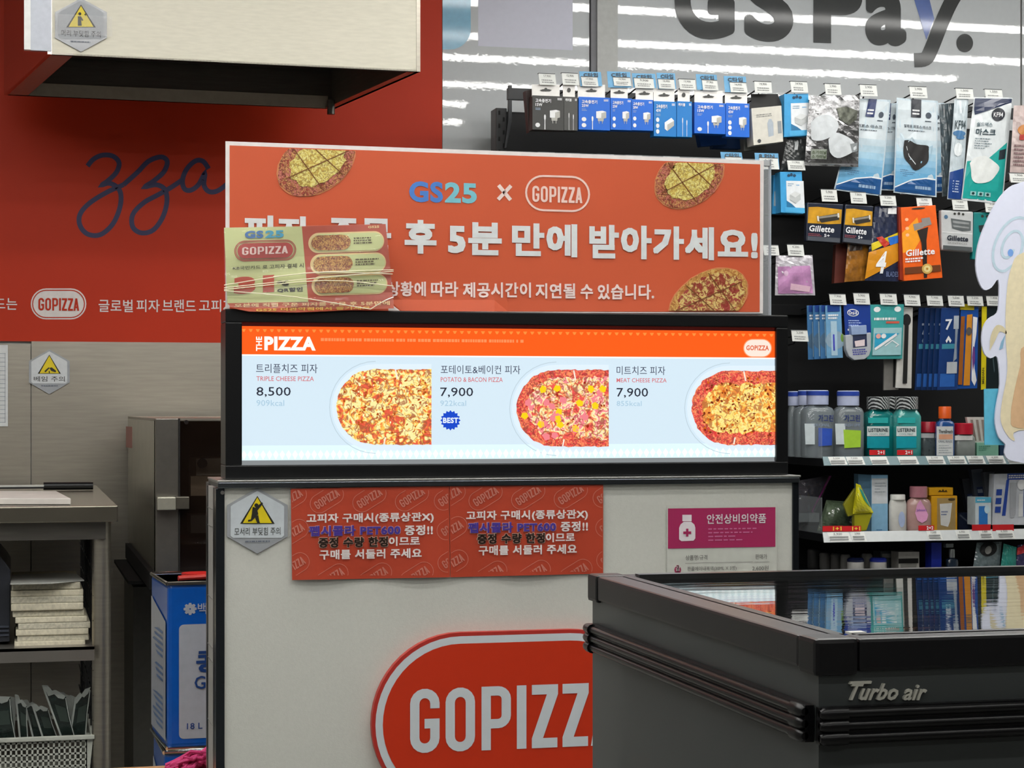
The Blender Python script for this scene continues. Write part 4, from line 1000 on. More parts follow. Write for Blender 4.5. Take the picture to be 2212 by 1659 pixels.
# a few frozen packs deep inside
# ------------------------------------------------------------------ gondola
YG = 5.53
gd = thing('gondola', 'black metal display gondola against the grey wall sheets', 'gondola', (P(1600, 0, YG).x, YG, 0))
gx0 = P(1092, 0, YG).x; gx1 = P(2500, 0, YG).x
bk_ = mat('#0b0c0e', .55, var=.05)
MB().box(gx0, gx1, YG, YG + .02, .1, P(1140, 243, YG).z).make('back_panel', bk_, gd)
ups = []
for u in (1077, 2255):
    p = P(u, 0, YG)
    MB().box(p.x - .016, p.x + .016, YG - .035, YG + .03, .004, P(u, 237, YG).z).make('upright', black_metal, gd, bevel=.002)
    for i in range(7): MB().box(p.x + (.004 if i % 2 else -.009), p.x + (.009 if i % 2 else -.004), YG - .0362, YG - .034, P(u, 246 + i * 14, YG).z - .008, P(u, 246 + i * 14, YG).z + .004).make('slot', mat('#020202', .8), gd)
br = P(1102, 0, YG - .05)
MB().prism([P(u, v, YG - .05) for u, v in [(1099, 184), (1106, 184), (1106, 262), (1094, 320), (1090, 320), (1098, 262)]], (0, .012, 0)).make('bracket', mat('#2e3033', .4), gd, bevel=.001)
zbar = P(1130, 203, YG - .04).z
MB().box(P(1095, 0, YG - .04).x, gx1, YG - .052, YG - .036, P(1120, 217, YG - .04).z, P(1120, 192, YG - .04).z).make('hook_bar', mat('#1c1e21', .4), gd, bevel=.001)
for v in (441, 655):
    MB().box(gx0 + .02, gx1, YG - .02, YG - .004, P(1700, v + 26, YG).z, P(1700, v + 4, YG).z).make('hook_bar', mat('#131416', .4), gd, bevel=.001)
MB().box(gx0, gx1, YG - .40, YG, .004, .16).make('base', black_metal, gd)

# ------------------------------------------------------------------ hooks with price tags
tagw = mat('#dcdeda', .45, var=.01); tink = mat('#4b4d4f', .6); wire = mat('#1a1b1d', .35, .6); cblue = mat('#6aa6cf', .4)
YH = 5.243
def price_hook(r, what, price, Y=YH, blue=None, word='C타입', skew=3, back=YG - .04):
    u0, v0, u1, v1 = r; uc = (u0 + u1) / 2
    tip = P(uc, v0 + 2, Y)
    o = thing('peg_hook', 'peg hook with white price tag ' + what, 'peg hook', (tip.x, back, tip.z - .01), 'peg hooks with price tags')
    end = Vector((tip.x, back, tip.z - .030))
    MB().tube([end, Vector((tip.x, Y + .03, tip.z - .012)), Vector((tip.x, Y + .006, tip.z))], .0022, 6).make('wire_arm', wire, o)
    MB().tube([end + Vector((0, 0, -.016)), Vector((tip.x, Y + .045, tip.z - .036)), Vector((tip.x, Y + .035, tip.z - .028))], .0022, 6).make('wire_hook', wire, o)
    q = [(u0, v0), (u1 - skew, v0 + 1.4), (u1, v1), (u0 + skew, v1 - 1)]
    if blue:
        a, b, c, d = blue
        MB().prism([P(x, y, Y + .003) for x, y in [(a, b), (c - 3, b + 1.5), (c, d), (a + 3, d)]], (0, .0008, 0)).make('blue_card', cblue, o)
        text(word, [(a + 9, b + 2.5), (a + 9 + (c - a) * .62, b + 3.5), (a + 10 + (c - a) * .62, b + 13), (a + 10, b + 12)], Y + .002, tink, o, 1, bold=.02)
    h = MB().prism([P(x, y, Y) for x, y in q], (0, .0012, 0)).make('price_tag', tagw, o)
    if v1 - v0 > 15 and price == '': flat('print', bars([bil(q, .2, .2), bil(q, .86, .2), bil(q, .88, .88), bil(q, .2, .86)], 3, (.8, 1), .4), Y, mat('#8a8c8c', .6), h, 1)
    elif v1 - v0 > 15:
        text(price, [bil(q, .3, .12), bil(q, .72, .14), bil(q, .73, .36), bil(q, .31, .34)], Y, tink, h, 1, bold=.0)
        flat('print', bars([bil(q, .14, .48), bil(q, .86, .5), bil(q, .88, .88), bil(q, .16, .86)], 2, (.8, 1), .45), Y, mat('#8a8c8c', .6), h, 1)
    MB().box(P(u0, 0, Y).x, P(u1 - skew, 0, Y).x, Y - .001, Y + .010, tip.z + .0005, tip.z + .0022).make('tag_clip', mat('#4a4d50', .3), o)
    return o

# ------------------------------------------------------------------ packs
def Rq(q): return q if isinstance(q[0], (tuple, list)) else R(*q)
class Pack:
    """a hanging or standing pack: outline from four corners, real thickness, prints on its face"""
    def __init__(s, name, label, cat, q, Y, d, m, group=None, bag=0.0, bevel=.0008, outline=None, part='body'):
        s.q = Rq(q); s.Y = Y; s.bag = bag; u = (s.q[2][0] + s.q[3][0]) / 2; v = (s.q[2][1] + s.q[3][1]) / 2
        p = P(u, v, Y)
        s.o = thing(name, label, cat, (p.x, Y, p.z), group)
        if bag:
            mb = MB(); n, k = 10, 14; g = {}
            for side in (0, 1):
                for j in range(k + 1):
                    for i in range(n + 1):
                        x, y = bil(s.q, i / n, j / k); dd = s.dy(x, y, i / n, j / k)
                        g[side, i, j] = P(x, y, Y + (dd if side == 0 else -dd * .6 + .0015))
            for side in (0, 1):
                for j in range(k):
                    for i in range(n):
                        f = [g[side, i, j], g[side, i + 1, j], g[side, i + 1, j + 1], g[side, i, j + 1]]
                        mb.poly(f if side == 0 else f[::-1])
            mb.make(part, m, s.o, smooth=False)
        else:
            pts = [P(*bil(s.q, a, b), Y) for a, b in outline] if outline else [P(x, y, Y) for x, y in s.q]
            MB().prism(pts, (0, d, 0)).make(part, m, s.o, bevel=min(bevel, d * .3))
    def dy(s, x, y, a=None, b=None):
        if not s.bag: return 0
        a = min(1, max(0, a)); b = min(1, max(0, b))
        return -s.bag * (math.sin(PI * a) * math.sin(PI * min(1, b * 1.02))) ** .6 - .0012 * math.sin(a * 23 + b * 9) * math.sin(b * 17)
    def m(s, polys, name, mt, k=1, thick=0):
        mb = MB(); off = k * .0006
        for p in polys:
            if s.bag:
                bm = bmesh.new()
                try: bm.faces.new([bm.verts.new((x, y, 0)) for x, y in p])
                except Exception: bm.free(); continue
                bmesh.ops.triangulate(bm, faces=bm.faces)
                big = max(x for x, y in p) - min(x for x, y in p) > .2 or max(y for x, y in p) - min(y for x, y in p) > .2
                if big: bmesh.ops.subdivide_edges(bm, edges=bm.edges, cuts=3, use_grid_fill=True)
                for f in bm.faces: mb.poly([P(*bil(s.q, w.co.x, w.co.y), s.Y - off - .0006 + s.dy(0, 0, w.co.x, w.co.y)) for w in f.verts])
                bm.free()
            else:
                pts = [P(*bil(s.q, x, y), s.Y - off) for x, y in p]
                if thick: mb.prism([p_ - Vector((0, thick, 0)) for p_ in pts], (0, thick, 0))
                else: mb.poly(pts)
        return mb.make(name, mt, s.o)
    def r(s, x0, y0, x1, y1, mt, name='panel', k=1, thick=0): return s.m([[(x0, y0), (x1, y0), (x1, y1), (x0, y1)]], name, mt, k, thick)
    def e(s, cx, cy, rx, ry, mt, name='roundel', k=2, n=18, rot=0): return s.m([ell(cx, cy, rx, ry, rot, n)], name, mt, k)
    def t(s, body, x0, y0, x1, y1, mt, k=2, bold=.01, shear=0):
        vs, fs = text_mesh(body, bold, shear); mb = MB()
        for a, b, l in vs:
            x, y = x0 + (x1 - x0) * a, y0 + (y1 - y0) * b
            mb.v.append(P(*bil(s.q, x, y), s.Y - k * .0006 - .0006 - l * .00003 + s.dy(0, 0, x, y)))
        mb.f = list(fs); return mb.make('lettering', mt, s.o)
    def bars(s, x0, y0, x1, y1, n, mt, fill=(.5, 1), th=.45, k=2): return s.m(bars([(x0, y0), (x1, y0), (x1, y1), (x0, y1)], n, fill, th), 'print', mt, k)

YF = 5.25                                        # front of the hanging goods
whitecard = mat('#eeece8', .5); dgrey = mat('#3c3c3a', .45); bl1 = mat('#1566cf', .35, var=.01); bl2 = mat('#1779c4', .35, var=.01); wpr = mat('#e6e7e8', .4); cordw = mat('#dcdcd8', .4)
lblue = mat('#3c9bd2', .35); holem = mat('#4a4a48', .6)
def plug(pk, x, y, s_, kind):                    # white charger picture
    g2 = mat('#b3b2ac', .4)
    if kind in ('plug', 'plugcable'):
        pk.m([[(x - .13 * s_, y - .12), (x + .05 * s_, y - .15), (x + .16 * s_, y - .12), (x + .16 * s_, y + .07), (x + .02 * s_, y + .11), (x - .13 * s_, y + .08)]], 'charger_picture', wpr, 2)
        pk.m([[(x + .02 * s_, y - .07), (x + .16 * s_, y - .12), (x + .16 * s_, y + .07), (x + .02 * s_, y + .11)]], 'charger_picture', g2, 3)
        pk.m([[(x - .09 * s_, y + .08), (x + .09 * s_, y + .08), (x + .08 * s_, y + .17), (x - .08 * s_, y + .17)], [(x - .06 * s_, y + .17), (x - .04 * s_, y + .17), (x - .035 * s_, y + .25), (x - .05 * s_, y + .25)], [(x + .04 * s_, y + .17), (x + .06 * s_, y + .17), (x + .055 * s_, y + .25), (x + .04 * s_, y + .25)]], 'charger_picture', g2, 2)
    if kind == 'brick':
        pk.m([[(x - .2, y - .02), (x + .1, y - .16), (x + .22, y - .08), (x + .22, y + .06), (x - .08, y + .22), (x - .2, y + .16)]], 'charger_picture', wpr, 2)
        pk.m([[(x - .08, y + .04), (x + .22, y - .08), (x + .22, y + .06), (x - .08, y + .22)]], 'charger_picture', g2, 3)
def cable(pk, x, y0):
    pk.m([[(x - .025, y0 + .12), (x - .03, y0 + .04), (x - .012, y0), (x + .012, y0), (x + .03, y0 + .04), (x + .025, y0 + .12), (x + .012, y0 + .16), (x + .014, .985), (x - .014, .985), (x - .012, y0 + .16)]], 'cable_picture', wpr, 2)
def chargerbox(label, r, tabx, tab0, col, title, watt, kind, dots, cables=(), slim=False, grp='boxed phone chargers on the top hooks'):
    q = R(*r); pk = Pack('charger_box', label, 'charger box', q, YF, .035, col, grp)
    uc = (r[0] + r[2]) / 2
    tb = [(tabx[0], tab0), (tabx[1], tab0 + 1.2), (tabx[1], r[1] + 1.5), (tabx[0], r[1] + 1.5)]
    hook_x = (tabx[0] + tabx[1]) / 2; yy = (tab0 + r[1]) / 2 - 1
    t_ = MB().prism([P(u, v, YF + .002) for u, v in tb], (0, .0012, 0)).make('hang_tab', whitecard, pk.o)
    if slim: hp = [ell(hook_x, yy, 4, 5, n=12)]
    else: hp = [ell(hook_x, yy, 3.6, 4, n=12), [(hook_x - 13, yy + 1), (hook_x - 6, yy - 1), (hook_x + 6, yy - 1), (hook_x + 13, yy + 1), (hook_x + 9, yy + 3.5), (hook_x - 9, yy + 3.5)]]
    flat('euro_slot', hp, YF + .001, holem, t_, 1)
    if slim:
        pk.t(title, .1, .05, .55, .14, wpr, bold=.03); pk.t('PRE', .7, .03, .95, .11, wpr)if False else None
    else:
        pk.t(title, .1, .09, .1 + .14 * len(title) * .7, .20, wpr, bold=.03); pk.t(watt, .1, .22, .32, .31, wpr, bold=.03)
        pk.bars(.1, .35, .3, .43, 2, mat('#9fb4cc', .5))
    pk.bars(.80, .05, .95, .12, 2, wpr, (.9, 1), .7)
    if kind: plug(pk, .70 if kind != 'brick' else .68, .55 if kind != 'brick' else .62, 1.1, kind)
    for c in cables: cable(pk, *c)
    for d_ in dots: pk.e(.17, d_, .075, .065, wpr)
    return pk
T_ = '고속충전기'
price_hook((1163, 158, 1202, 184), 'over the first dark grey charger box', '17,900')
chargerbox('wide dark grey charger box, first on the top hook bar', (1150, 207, 1218, 281), (1149, 1209), 182, dgrey, T_, '15W', 'plug', [.86], [(.40, .55)])
p_ = Pack('charger_box', 'dark brown side of the box hung behind the first grey charger box', 'charger box', [(1135, 196), (1152, 192), (1152, 281), (1143, 286)], YF + .04, .03, mat('#3a2e2c', .45), 'boxed phone chargers on the top hooks')
price_hook((1213, 157, 1251, 184), 'over the narrow dark grey cable box', '12,900')
chargerbox('narrow dark grey cable box beside the wide grey charger box', (1218.5, 209, 1248, 282), (1216, 1242), 182, mat('#4a4a48', .45), '케이블', '', None, [], [(.36, .48), (.68, .52)], slim=True)
price_hook((1255, 165, 1293, 187), 'on a blue card, nearest the grey cable box', '17,900', blue=(1251, 154, 1301, 186))
chargerbox('blue charger box with plugged cable picture, beside the grey boxes', (1250, 210, 1318, 281), (1248, 1307), 182, bl1, T_, '25W', 'plugcable', [.68, .86], [(.44, .58)])
price_hook((1324, 166, 1364, 186), 'on a blue card, second from the grey boxes', '14,900', blue=(1311, 154, 1364, 189))
chargerbox('small blue charger box, partly behind its twin', (1319, 212, 1365, 281), (1319, 1356), 187, bl1, T_, '25W', 'plug', [.65, .86])
price_hook((1369, 168, 1414, 191), 'on a blue card, third from the grey boxes', '9,900', blue=(1365, 158, 1418, 190))
chargerbox('small blue charger box, right before the taller light blue box', (1363, 215, 1411, 282), (1373, 1411), 189, bl1, T_, '20W', 'plug', [.62, .84])
price_hook((1421, 170, 1459, 192), 'on a blue card, fourth from the grey boxes', '18,900', blue=(1418, 157, 1461, 192))
chargerbox('tall lighter blue charger box with white block picture', (1412.5, 219, 1461, 295), (1412, 1457), 192, bl2, T_, '45W', 'brick', [.53, .70, .86])
price_hook((1466, 170, 1504, 194), 'over the narrow lighter blue cable box', '13,900')
chargerbox('narrow lighter blue cable box', (1462, 219, 1495, 296), (1464, 1490), 193, bl2, '케이블', '', None, [], [(.38, .46), (.66, .52)], slim=True)
price_hook((1516, 172, 1552, 195), 'on a blue card, second last of the blue cards', '17,900', blue=(1503, 160, 1551, 194))
chargerbox('wide blue charger box with one white dot, past the cable box', (1500, 222, 1567, 289), (1500, 1561), 195, bl1, T_, '15W', 'plug', [.86], [(.44, .6)])
price_hook((1576, 177, 1615, 200), 'on a blue card, last of the blue cards', '16,900', blue=(1563, 164, 1614, 199))
chargerbox('tall blue charger box with three white dots, last of the blue row', (1568, 223, 1619, 296), (1566, 1614), 199, bl1, T_, '45W', 'plug', [.58, .73, .89])
price_hook((1629, 175, 1668, 201), 'over the tilted white device box', '14,900', skew=2)
pk = Pack('device_box', 'tilted white box with small device picture and black top tab', 'device box', [(1623, 234), (1688, 228), (1692, 306), (1628, 314)], YF, .05, mat('#cfccc2', .45))
MB().prism([P(u, v, YF + .02) for u, v in [(1622, 203), (1680, 203), (1690, 230), (1624, 236)]], (0, .0012, 0)).make('hang_tab', mat('#1d1d1c', .5), pk.o)
pk.m([[(.5, .45), (.56, .34), (.64, .34), (.7, .45), (.69, .8), (.52, .82)]], 'device_picture', mat('#a6b0ba', .4)); pk.r(.84, .42, .97, .76, mat('#8d9397', .4), 'side_picture'); pk.bars(.15, .17, .75, .27, 2, mat('#8a8a88', .5)); pk.e(.2, .9, .06, .05, mat('#3f4347', .4), 'emblem')
price_hook((1707, 175, 1746, 200), 'over the light blue charger box', '14,900')
pk = Pack('charger_box', 'light blue charger box with white window, next to the silver foil bag', 'charger box', [(1694, 203), (1746, 202), (1752, 293), (1694, 296)], YF, .04, lblue, 'light blue charger boxes')
def lbface(pk):
    pk.r(.27, .22, 1.06, .86, mat('#dfe3e6', .4), 'white_field'); pk.r(.2, .86, 1.06, .98, mat('#4aa8da', .4), 'blue_foot', 2)
    pk.bars(.34, .27, .62, .36, 2, mat('#6f93ae', .5)); pk.m([[(.42, .55), (.65, .47), (.9, .52), (.9, .66), (.66, .76), (.42, .68)]], 'charger_picture', mat('#b9bdbd', .4), 3)
    pk.m([[(.42, .55), (.65, .47), (.9, .52), (.66, .62)]], 'charger_picture', mat('#d3d6d6', .4), 4)
    pk.m([[(.27, .70), (.5, .78), (.66, .86), (.27, .86)]], 'blue_sweep', mat('#1f6d9a', .4), 2); pk.bars(.72, .3, .98, .34, 1, lblue)
    pk.m([ell(.40, .09, .07, .035, n=10), ell(.52, .07, .06, .04, n=10), ell(.66, .09, .07, .035, n=10)], 'euro_slot', mat('#143c58', .5), 2)
lbface(pk)
price_hook((1781, 180, 1818, 205), 'over the silver foil mask bag', '2,900')
price_hook((1857, 182, 1896, 208), 'over the first pale blue mask bag', '2,900')
price_hook((1964, 186, 2004, 212), 'over the black mask bag', '2,900')
price_hook((2064, 190, 2104, 214), 'over the narrow mask bag', '1,500')
price_hook((2127, 192, 2167, 217), 'over the teal mask bag', '1,500')
Pack('charger_box', 'dim deep blue box hung low behind the wide blue charger box', 'charger box', [(1508, 285), (1572, 283), (1570, 312), (1514, 316)], YF + .12, .03, mat('#0f3f7a', .45), 'boxed phone chargers on the top hooks')
Pack('charger_box', 'dim deep blue box hung low behind the tall blue charger box', 'charger box', [(1545, 288), (1606, 288), (1600, 322), (1540, 320)], YF + .16, .03, mat('#0c3362', .45), 'boxed phone chargers on the top hooks')
Pack('device_box', 'grey edge of a second device box behind the tilted white one', 'device box', [(1602, 250), (1640, 246), (1656, 322), (1608, 326)], YF + .08, .03, mat('#7b7b74', .45))
# mask bags
sky = mat('#c3cdd2', .3, var=.03, coat=.4); midb = mat('#6ba7cc', .3, var=.05, coat=.4); deep = mat('#1e4f86', .3, coat=.4); edge = mat('#b9c9d2', .3, coat=.3); mink = mat('#3c4652', .5)
def maskbag(label, q, Y, black, text_, grp):
    pk = Pack('mask_bag', label, 'mask bag', q, Y, .01, edge, grp, bag=.006)
    pk.r(.03, .02, .97, .42, sky, 'upper_print')
    for i_, c_ in enumerate(('#b9cad3', '#abc5d3', '#9cc0d4', '#8ab6d2', '#78accd', '#67a3c9')): pk.r(.03, .42 + i_ * .07, .97, .492 + i_ * .07 if i_ < 5 else .97, mat(c_, .3, var=.05, coat=.4), 'blue_print')
    pk.m([[(.03, .95), (.4, .86), (.75, .825), (.97, .83), (.97, .985), (.03, .985)]], 'foot_print', deep, 3)
    pk.m(stroke([(.03, .94), (.4, .85), (.75, .815), (.97, .82)], .012), 'white_sweep', wpr, 4)
    pk.r(.36, .0, .60, .19, mat('#1b1f2a' if black else '#1f2f5e', .3), 'header_patch', 3); pk.t('MASK', .39, .13, .57, .16, wpr, 4) if False else pk.bars(.39, .10, .57, .17, 2, wpr, (.9, 1), .5, 4)
    pk.e(.78, .16, .07, .032, mink, 'roundel', 3); pk.bars(.70, .21, .86, .235, 1, mink, (.9, 1), .5, 3)
    pk.t(text_, .2, .27, .85, .305, mink, 3, bold=.015); pk.bars(.3, .32, .76, .34, 1, mink, (.8, 1), .4, 3); pk.bars(.14, .74, .52, .82, 4, mat('#4a6e8c', .5), (.4, 1), .3, 3)
    pk.t('KOREA', .55, .90, .9, .94, mat('#8fa9c4', .4), 4) if False else pk.bars(.5, .90, .9, .94, 1, mat('#8fa9c4', .4), (.9, 1), .8, 4)
    if black:
        mk = [(.22, .44), (.34, .435), (.52, .47), (.78, .475), (.80, .53), (.80, .62), (.72, .68), (.50, .745), (.36, .69), (.24, .63), (.20, .55)]
        pk.m([smoothpath(mk + [mk[0]], 3)[:-1]], 'mask', mat('#191717', .6), 4); pk.m(stroke([(.30, .46), (.40, .40), (.50, .46)], .01), 'ear_loop', mat('#a9bac4', .4), 4); pk.m(stroke([(.80, .5), (.89, .47), (.86, .57), (.80, .62)], .01), 'ear_loop', mat('#9dbccd', .4), 4)
        pk.m(stroke([(.27, .50), (.34, .60), (.50, .68)], .012), 'mask_seam', mat('#c9cdd0', .3), 5)
    return pk
g_ = 'pale blue mask bags on the top hooks'
maskbag('pale blue mask bag hung farthest back behind the black mask bag', [(1958, 225), (2040, 222), (2052, 415), (1944, 420)], YF + .035, False, '퍼포스 마스크', g_)
maskbag('pale blue mask bag leaning half behind the silver foil bag', [(1850, 212), (1924, 216), (1903, 424), (1801, 410)], YF + .012, False, '퍼포스 마스크', g_)
maskbag('mask bag edge hidden between the two pale blue mask bags', [(1900, 225), (1942, 222), (1936, 412), (1880, 410)], YF + .03, False, '마스크', g_)
maskbag('pale blue mask bag with a black mask picture', [(1937, 211), (2026, 218), (2023, 426), (1930, 416)], YF, True, '일회용 퍼포스 마스크', g_)
# silver foil bag
foil = mat('#8f8f90', .22, .9, var=.25, scale=45, bump=.9, bscale=55); 
pk = Pack('foil_mask_bag', 'crinkled silver foil bag with two white cup masks', 'mask bag', [(1749, 207), (1857, 205), (1854, 361), (1738, 358)], YF - .012, .01, foil, bag=.014)
cup = mat('#c6cbce', .6); cupd = mat('#a3a9ac', .6)
pk.m([smoothpath([(.06, .38), (.18, .30), (.36, .27), (.5, .31), (.6, .40), (.56, .52), (.42, .60), (.25, .64), (.1, .62), (.08, .50), (.06, .38)], 3)[:-1]], 'cup_mask', cup, 3)
pk.m([smoothpath([(.42, .62), (.52, .53), (.66, .54), (.86, .62), (.96, .74), (.78, .84), (.6, .88), (.46, .80), (.42, .62)], 3)[:-1]], 'cup_mask', cup, 4)
pk.m([[(.84, .68), (.98, .66), (.98, .78), (.88, .80)]], 'valve', mat('#7f8486', .5), 5)
pk.r(.10, .76, .40, .90, mat('#8d948a', .4), 'print_patch', 2); pk.t('초미세먼지', .12, .77, .40, .825, mat('#3f5134', .5), 3, bold=.02)if False else None
pk.t('소가미남', .12, .78, .40, .83, mat('#4c5a3c', .5), 3, bold=.02); pk.t('소가미남', .12, .84, .40, .89, mat('#4c5a3c', .5), 3, bold=.02)
pk.r(.0, .955, 1, .995, mat('#c9cacb', .15, .8, var=.1), 'seal_strip', 2); pk.m([[(.55, .18), (.75, .16), (.97, .22), (.95, .34), (.8, .42), (.62, .34)]], 'dark_print', mat('#55584e', .35, .4, var=.3, scale=70), 2)
pk = Pack('clear_pouch', 'dim clear pouch hung under the light blue charger box', 'pouch', [(1700, 297), (1742, 300), (1738, 372), (1686, 368)], YF + .02, .01, mat('#3c3f3f', .2, var=.3, scale=60, coat=.6, bump=.5, bscale=60), bag=.005)
pk.r(.45, .1, .62, .35, mat('#aeb2b2', .3), 'white_mark')
# KF94 narrow and teal
pk = Pack('mask_bag', 'clear narrow bag with grey folds behind the narrow mask bag', 'mask bag', [(2030, 225), (2068, 222), (2060, 420), (2035, 425)], YF + .03, .01, mat('#4e5a60', .25, var=.25, scale=50, coat=.6, bump=.5, bscale=50), bag=.005)
pk = Pack('mask_bag', 'narrow white and navy mask bag beside the big teal one', 'mask bag', [(2062, 214), (2092, 214), (2079, 434), (2046, 430)], YF - .002, .01, mat('#b9c5cb', .25, var=.1, scale=40, coat=.6), bag=.005)
pk.t('KF94', .18, .21, .92, .30, mat('#2f3f45', .4), 3, bold=.02); pk.m([[(.05, .73), (.95, .68), (.95, .99), (.05, .99)]], 'foot_print', mat('#1c3f80', .3, coat=.4), 2)
pk.m([ell(.5, .5, .3, .07, 0, 8)], 'mask_picture', mat('#d6dcde', .4), 2); pk.m([ell(.5, .34, .45, .03, 0, 10), ell(.6, .38, .3, .02, 0, 10)], 'ribbon_print', mat('#3d6f9c', .4), 2); pk.bars(.3, .80, .8, .93, 5, mat('#c2cfe2', .4), (.6, 1), .4, 3)
pk = Pack('mask_bag', 'big teal and white bag with a white mask picture', 'mask bag', [(2104, 210), (2187, 211), (2166, 441), (2076, 432)], YF - .008, .01, mat('#d0d6d8', .25, var=.03, coat=.5), bag=.007)
teal = mat('#1f9c94', .3, var=.04, coat=.4)
pk.m([[(.03, .01), (.99, .01), (.99, .045), (.36, .07), (.08, .17), (.04, .12)]], 'navy_header', mat('#1d2a4a', .3, coat=.4), 2)
pk.m([[(.03, .62), (.5, .60), (.97, .42), (.97, .98), (.03, .98)]], 'teal_print', teal, 2)
pk.e(.68, .16, .17, .062, mat('#20242e', .35), 'roundel', 3); pk.t('KF94', .56, .14, .80, .185, wpr, 4, bold=.009)
pk.t('쉴드맥스', .16, .24, .56, .28, mat('#3e5c66', .4), 3, bold=.01); pk.t('마스크', .16, .30, .66, .365, mat('#1f3a44', .4), 3, bold=.025); pk.bars(.16, .385, .62, .50, 5, mat('#566a72', .5), (.5, 1), .3, 3)
pk.m([smoothpath([(.10, .64), (.2, .585), (.45, .56), (.66, .60), (.84, .66), (.76, .74), (.62, .80), (.35, .825), (.2, .79), (.15, .70), (.10, .64)], 3)[:-1]], 'mask_picture', mat('#d3d6d4', .5), 4)
pk.m([[(.80, .50), (.96, .48), (.95, .575), (.80, .59)]], 'black_patch', mat('#16232a', .4), 3)
for x in (.2, .38, .55): pk.r(x, .905, x + .14, .945, mat('#8fc2c0', .4), 'icon_patch', 3); pk.e(x + .07, .925, .035, .013, mat('#163c3c', .4), 'icon', 4)
pk = Pack('snack_pouch', 'greyish pink pouch at the end of the top hooks', 'pouch', [(2190, 228), (2262, 226), (2262, 398), (2180, 392)], YF - .03, .01, mat('#b9a7a3', .3, var=.15, scale=30, coat=.5), bag=.006)
pk.m([ell(.45, .32, .3, .08, 0, 14)], 'food_picture', mat('#b9793c', .4), 2); pk.r(.22, .38, .6, .45, mat('#a83a34', .4), 'red_patch', 3); pk.bars(.08, .5, .5, .8, 6, mat('#7a5f60', .5), (.6, 1), .5, 3)
price_hook((2180, 373, 2222, 395), 'below the greyish pink pouch', '1,900', Y=YF - .06, skew=4)
# second bar behind the banner
for (r_, w_, wd) in (((1566, 338, 1604, 350), 'on a blue card peeping over the banner', 'C타입'), ((1640, 340, 1683, 366), 'on a blue 8 pin card by the banner corner', '8 PIN')):
    price_hook(r_, w_, '9,900', blue=(r_[0] - 10, r_[1] - 10, r_[2] + 1, r_[3]), word=wd, back=YG - .021)
for i, u in enumerate((1163, 1218, 1291, 1352, 1433)):
    lb_ = ['over the banner edge, below the first grey box', 'over the banner edge, below the grey cable box', 'over the banner edge, below the plugged cable box', 'over the banner edge, below the twin blue boxes', 'over the banner edge, below the block charger box'][i]
    price_hook((u, 328 + i * 2.2, u + 38, 345 + i * 2.2), lb_, '', back=YG - .021)
price_hook((1700, 345, 1740, 368), 'over the lower light blue charger box', '11,900', back=YG - .021)
pk = Pack('charger_box', 'light blue charger box half hidden behind the lower one', 'charger box', [(1671, 378), (1700, 376), (1694, 462), (1668, 462)], YF + .04, .03, mat('#2b86b8', .35), 'light blue charger boxes')
pk.r(.1, .42, .6, .8, mat('#8a979e', .4), 'grey_field')
pk = Pack('charger_box', 'lower light blue charger box with white window beside the banner', 'charger box', [(1685, 371), (1732, 371), (1736, 462), (1687, 459)], YF, .04, lblue, 'light blue charger boxes')
lbface(pk)
# ------------------------------------------------------------------ razors row
for (r_, w_, pr) in (((1773, 408, 1810, 436), 'over the first navy and yellow razor pack', '5,900'), ((1836, 414, 1873, 440), 'over the second navy and yellow razor pack', '7,800'), ((1900, 421, 1937, 445), 'over the striped four blade bag', '5,200'),
                     ((1979, 426, 2015, 449), 'over the orange razor box', '22,900'), ((2056, 430, 2092, 454), 'over the grey razor pack', '14,000'), ((2127, 435, 2163, 459), 'over the teal razor pack', '21,900')):
    price_hook(r_, w_, pr, back=YG - .021)
nav = mat('#1c2334', .3, coat=.5); ylw = mat('#d99a1a', .35); stl = mat('#a5a29a', .3)
pk = Pack('blade_bag', 'brown red slim packs hung deepest in the razor row', 'blade bag', [(1806, 528), (1830, 524), (1826, 610), (1802, 612)], YF + .05, .02, mat('#5e2a20', .4))
pk = Pack('blade_bag', 'orange and navy blade bags leaning behind the striped one', 'blade bag', [(1836, 478), (1884, 470), (1868, 606), (1824, 609)], YF + .025, .01, mat('#9a6420', .3, var=.3, scale=40, coat=.6), bag=.005)
pk.r(.1, .1, .7, .5, mat('#3b2f28', .3), 'dark_print', 2)
pk = Pack('blade_bag', 'glossy striped bag of disposable razors marked with a big 4', 'blade bag', [(1890, 446), (1942, 446), (1942, 608), (1868, 606)], YF + .008, .01, mat('#222a44', .25, var=.15, scale=40, coat=.7, bump=.4, bscale=50), bag=.006)
pk.m([[(.0, .62), (1, .48), (1, .72), (.0, .98)]], 'orange_print', mat('#d08a1c', .3, coat=.5), 3); pk.m([[(.05, .5), (1, .34), (1, .40), (.1, .6)]], 'yellow_stripe', mat('#d8c21e', .3, coat=.5), 4)
pk.m([[(.2, .42), (.4, .40), (.7, .50), (.5, .55)]], 'red_patch', mat('#c0392b', .3), 4); pk.m([[(.6, .42), (1, .38), (1, .48), (.7, .52)]], 'blue_patch', mat('#2a6cc4', .3), 5)
pk.t('4', .28, .60, .60, .90, wpr, 5, bold=.03, shear=.2); pk.t('BLADES', .62, .87, .98, .94, mat('#6c7aa0', .4), 4); pk.r(.55, .02, .9, .10, wpr, 'white_patch', 3)
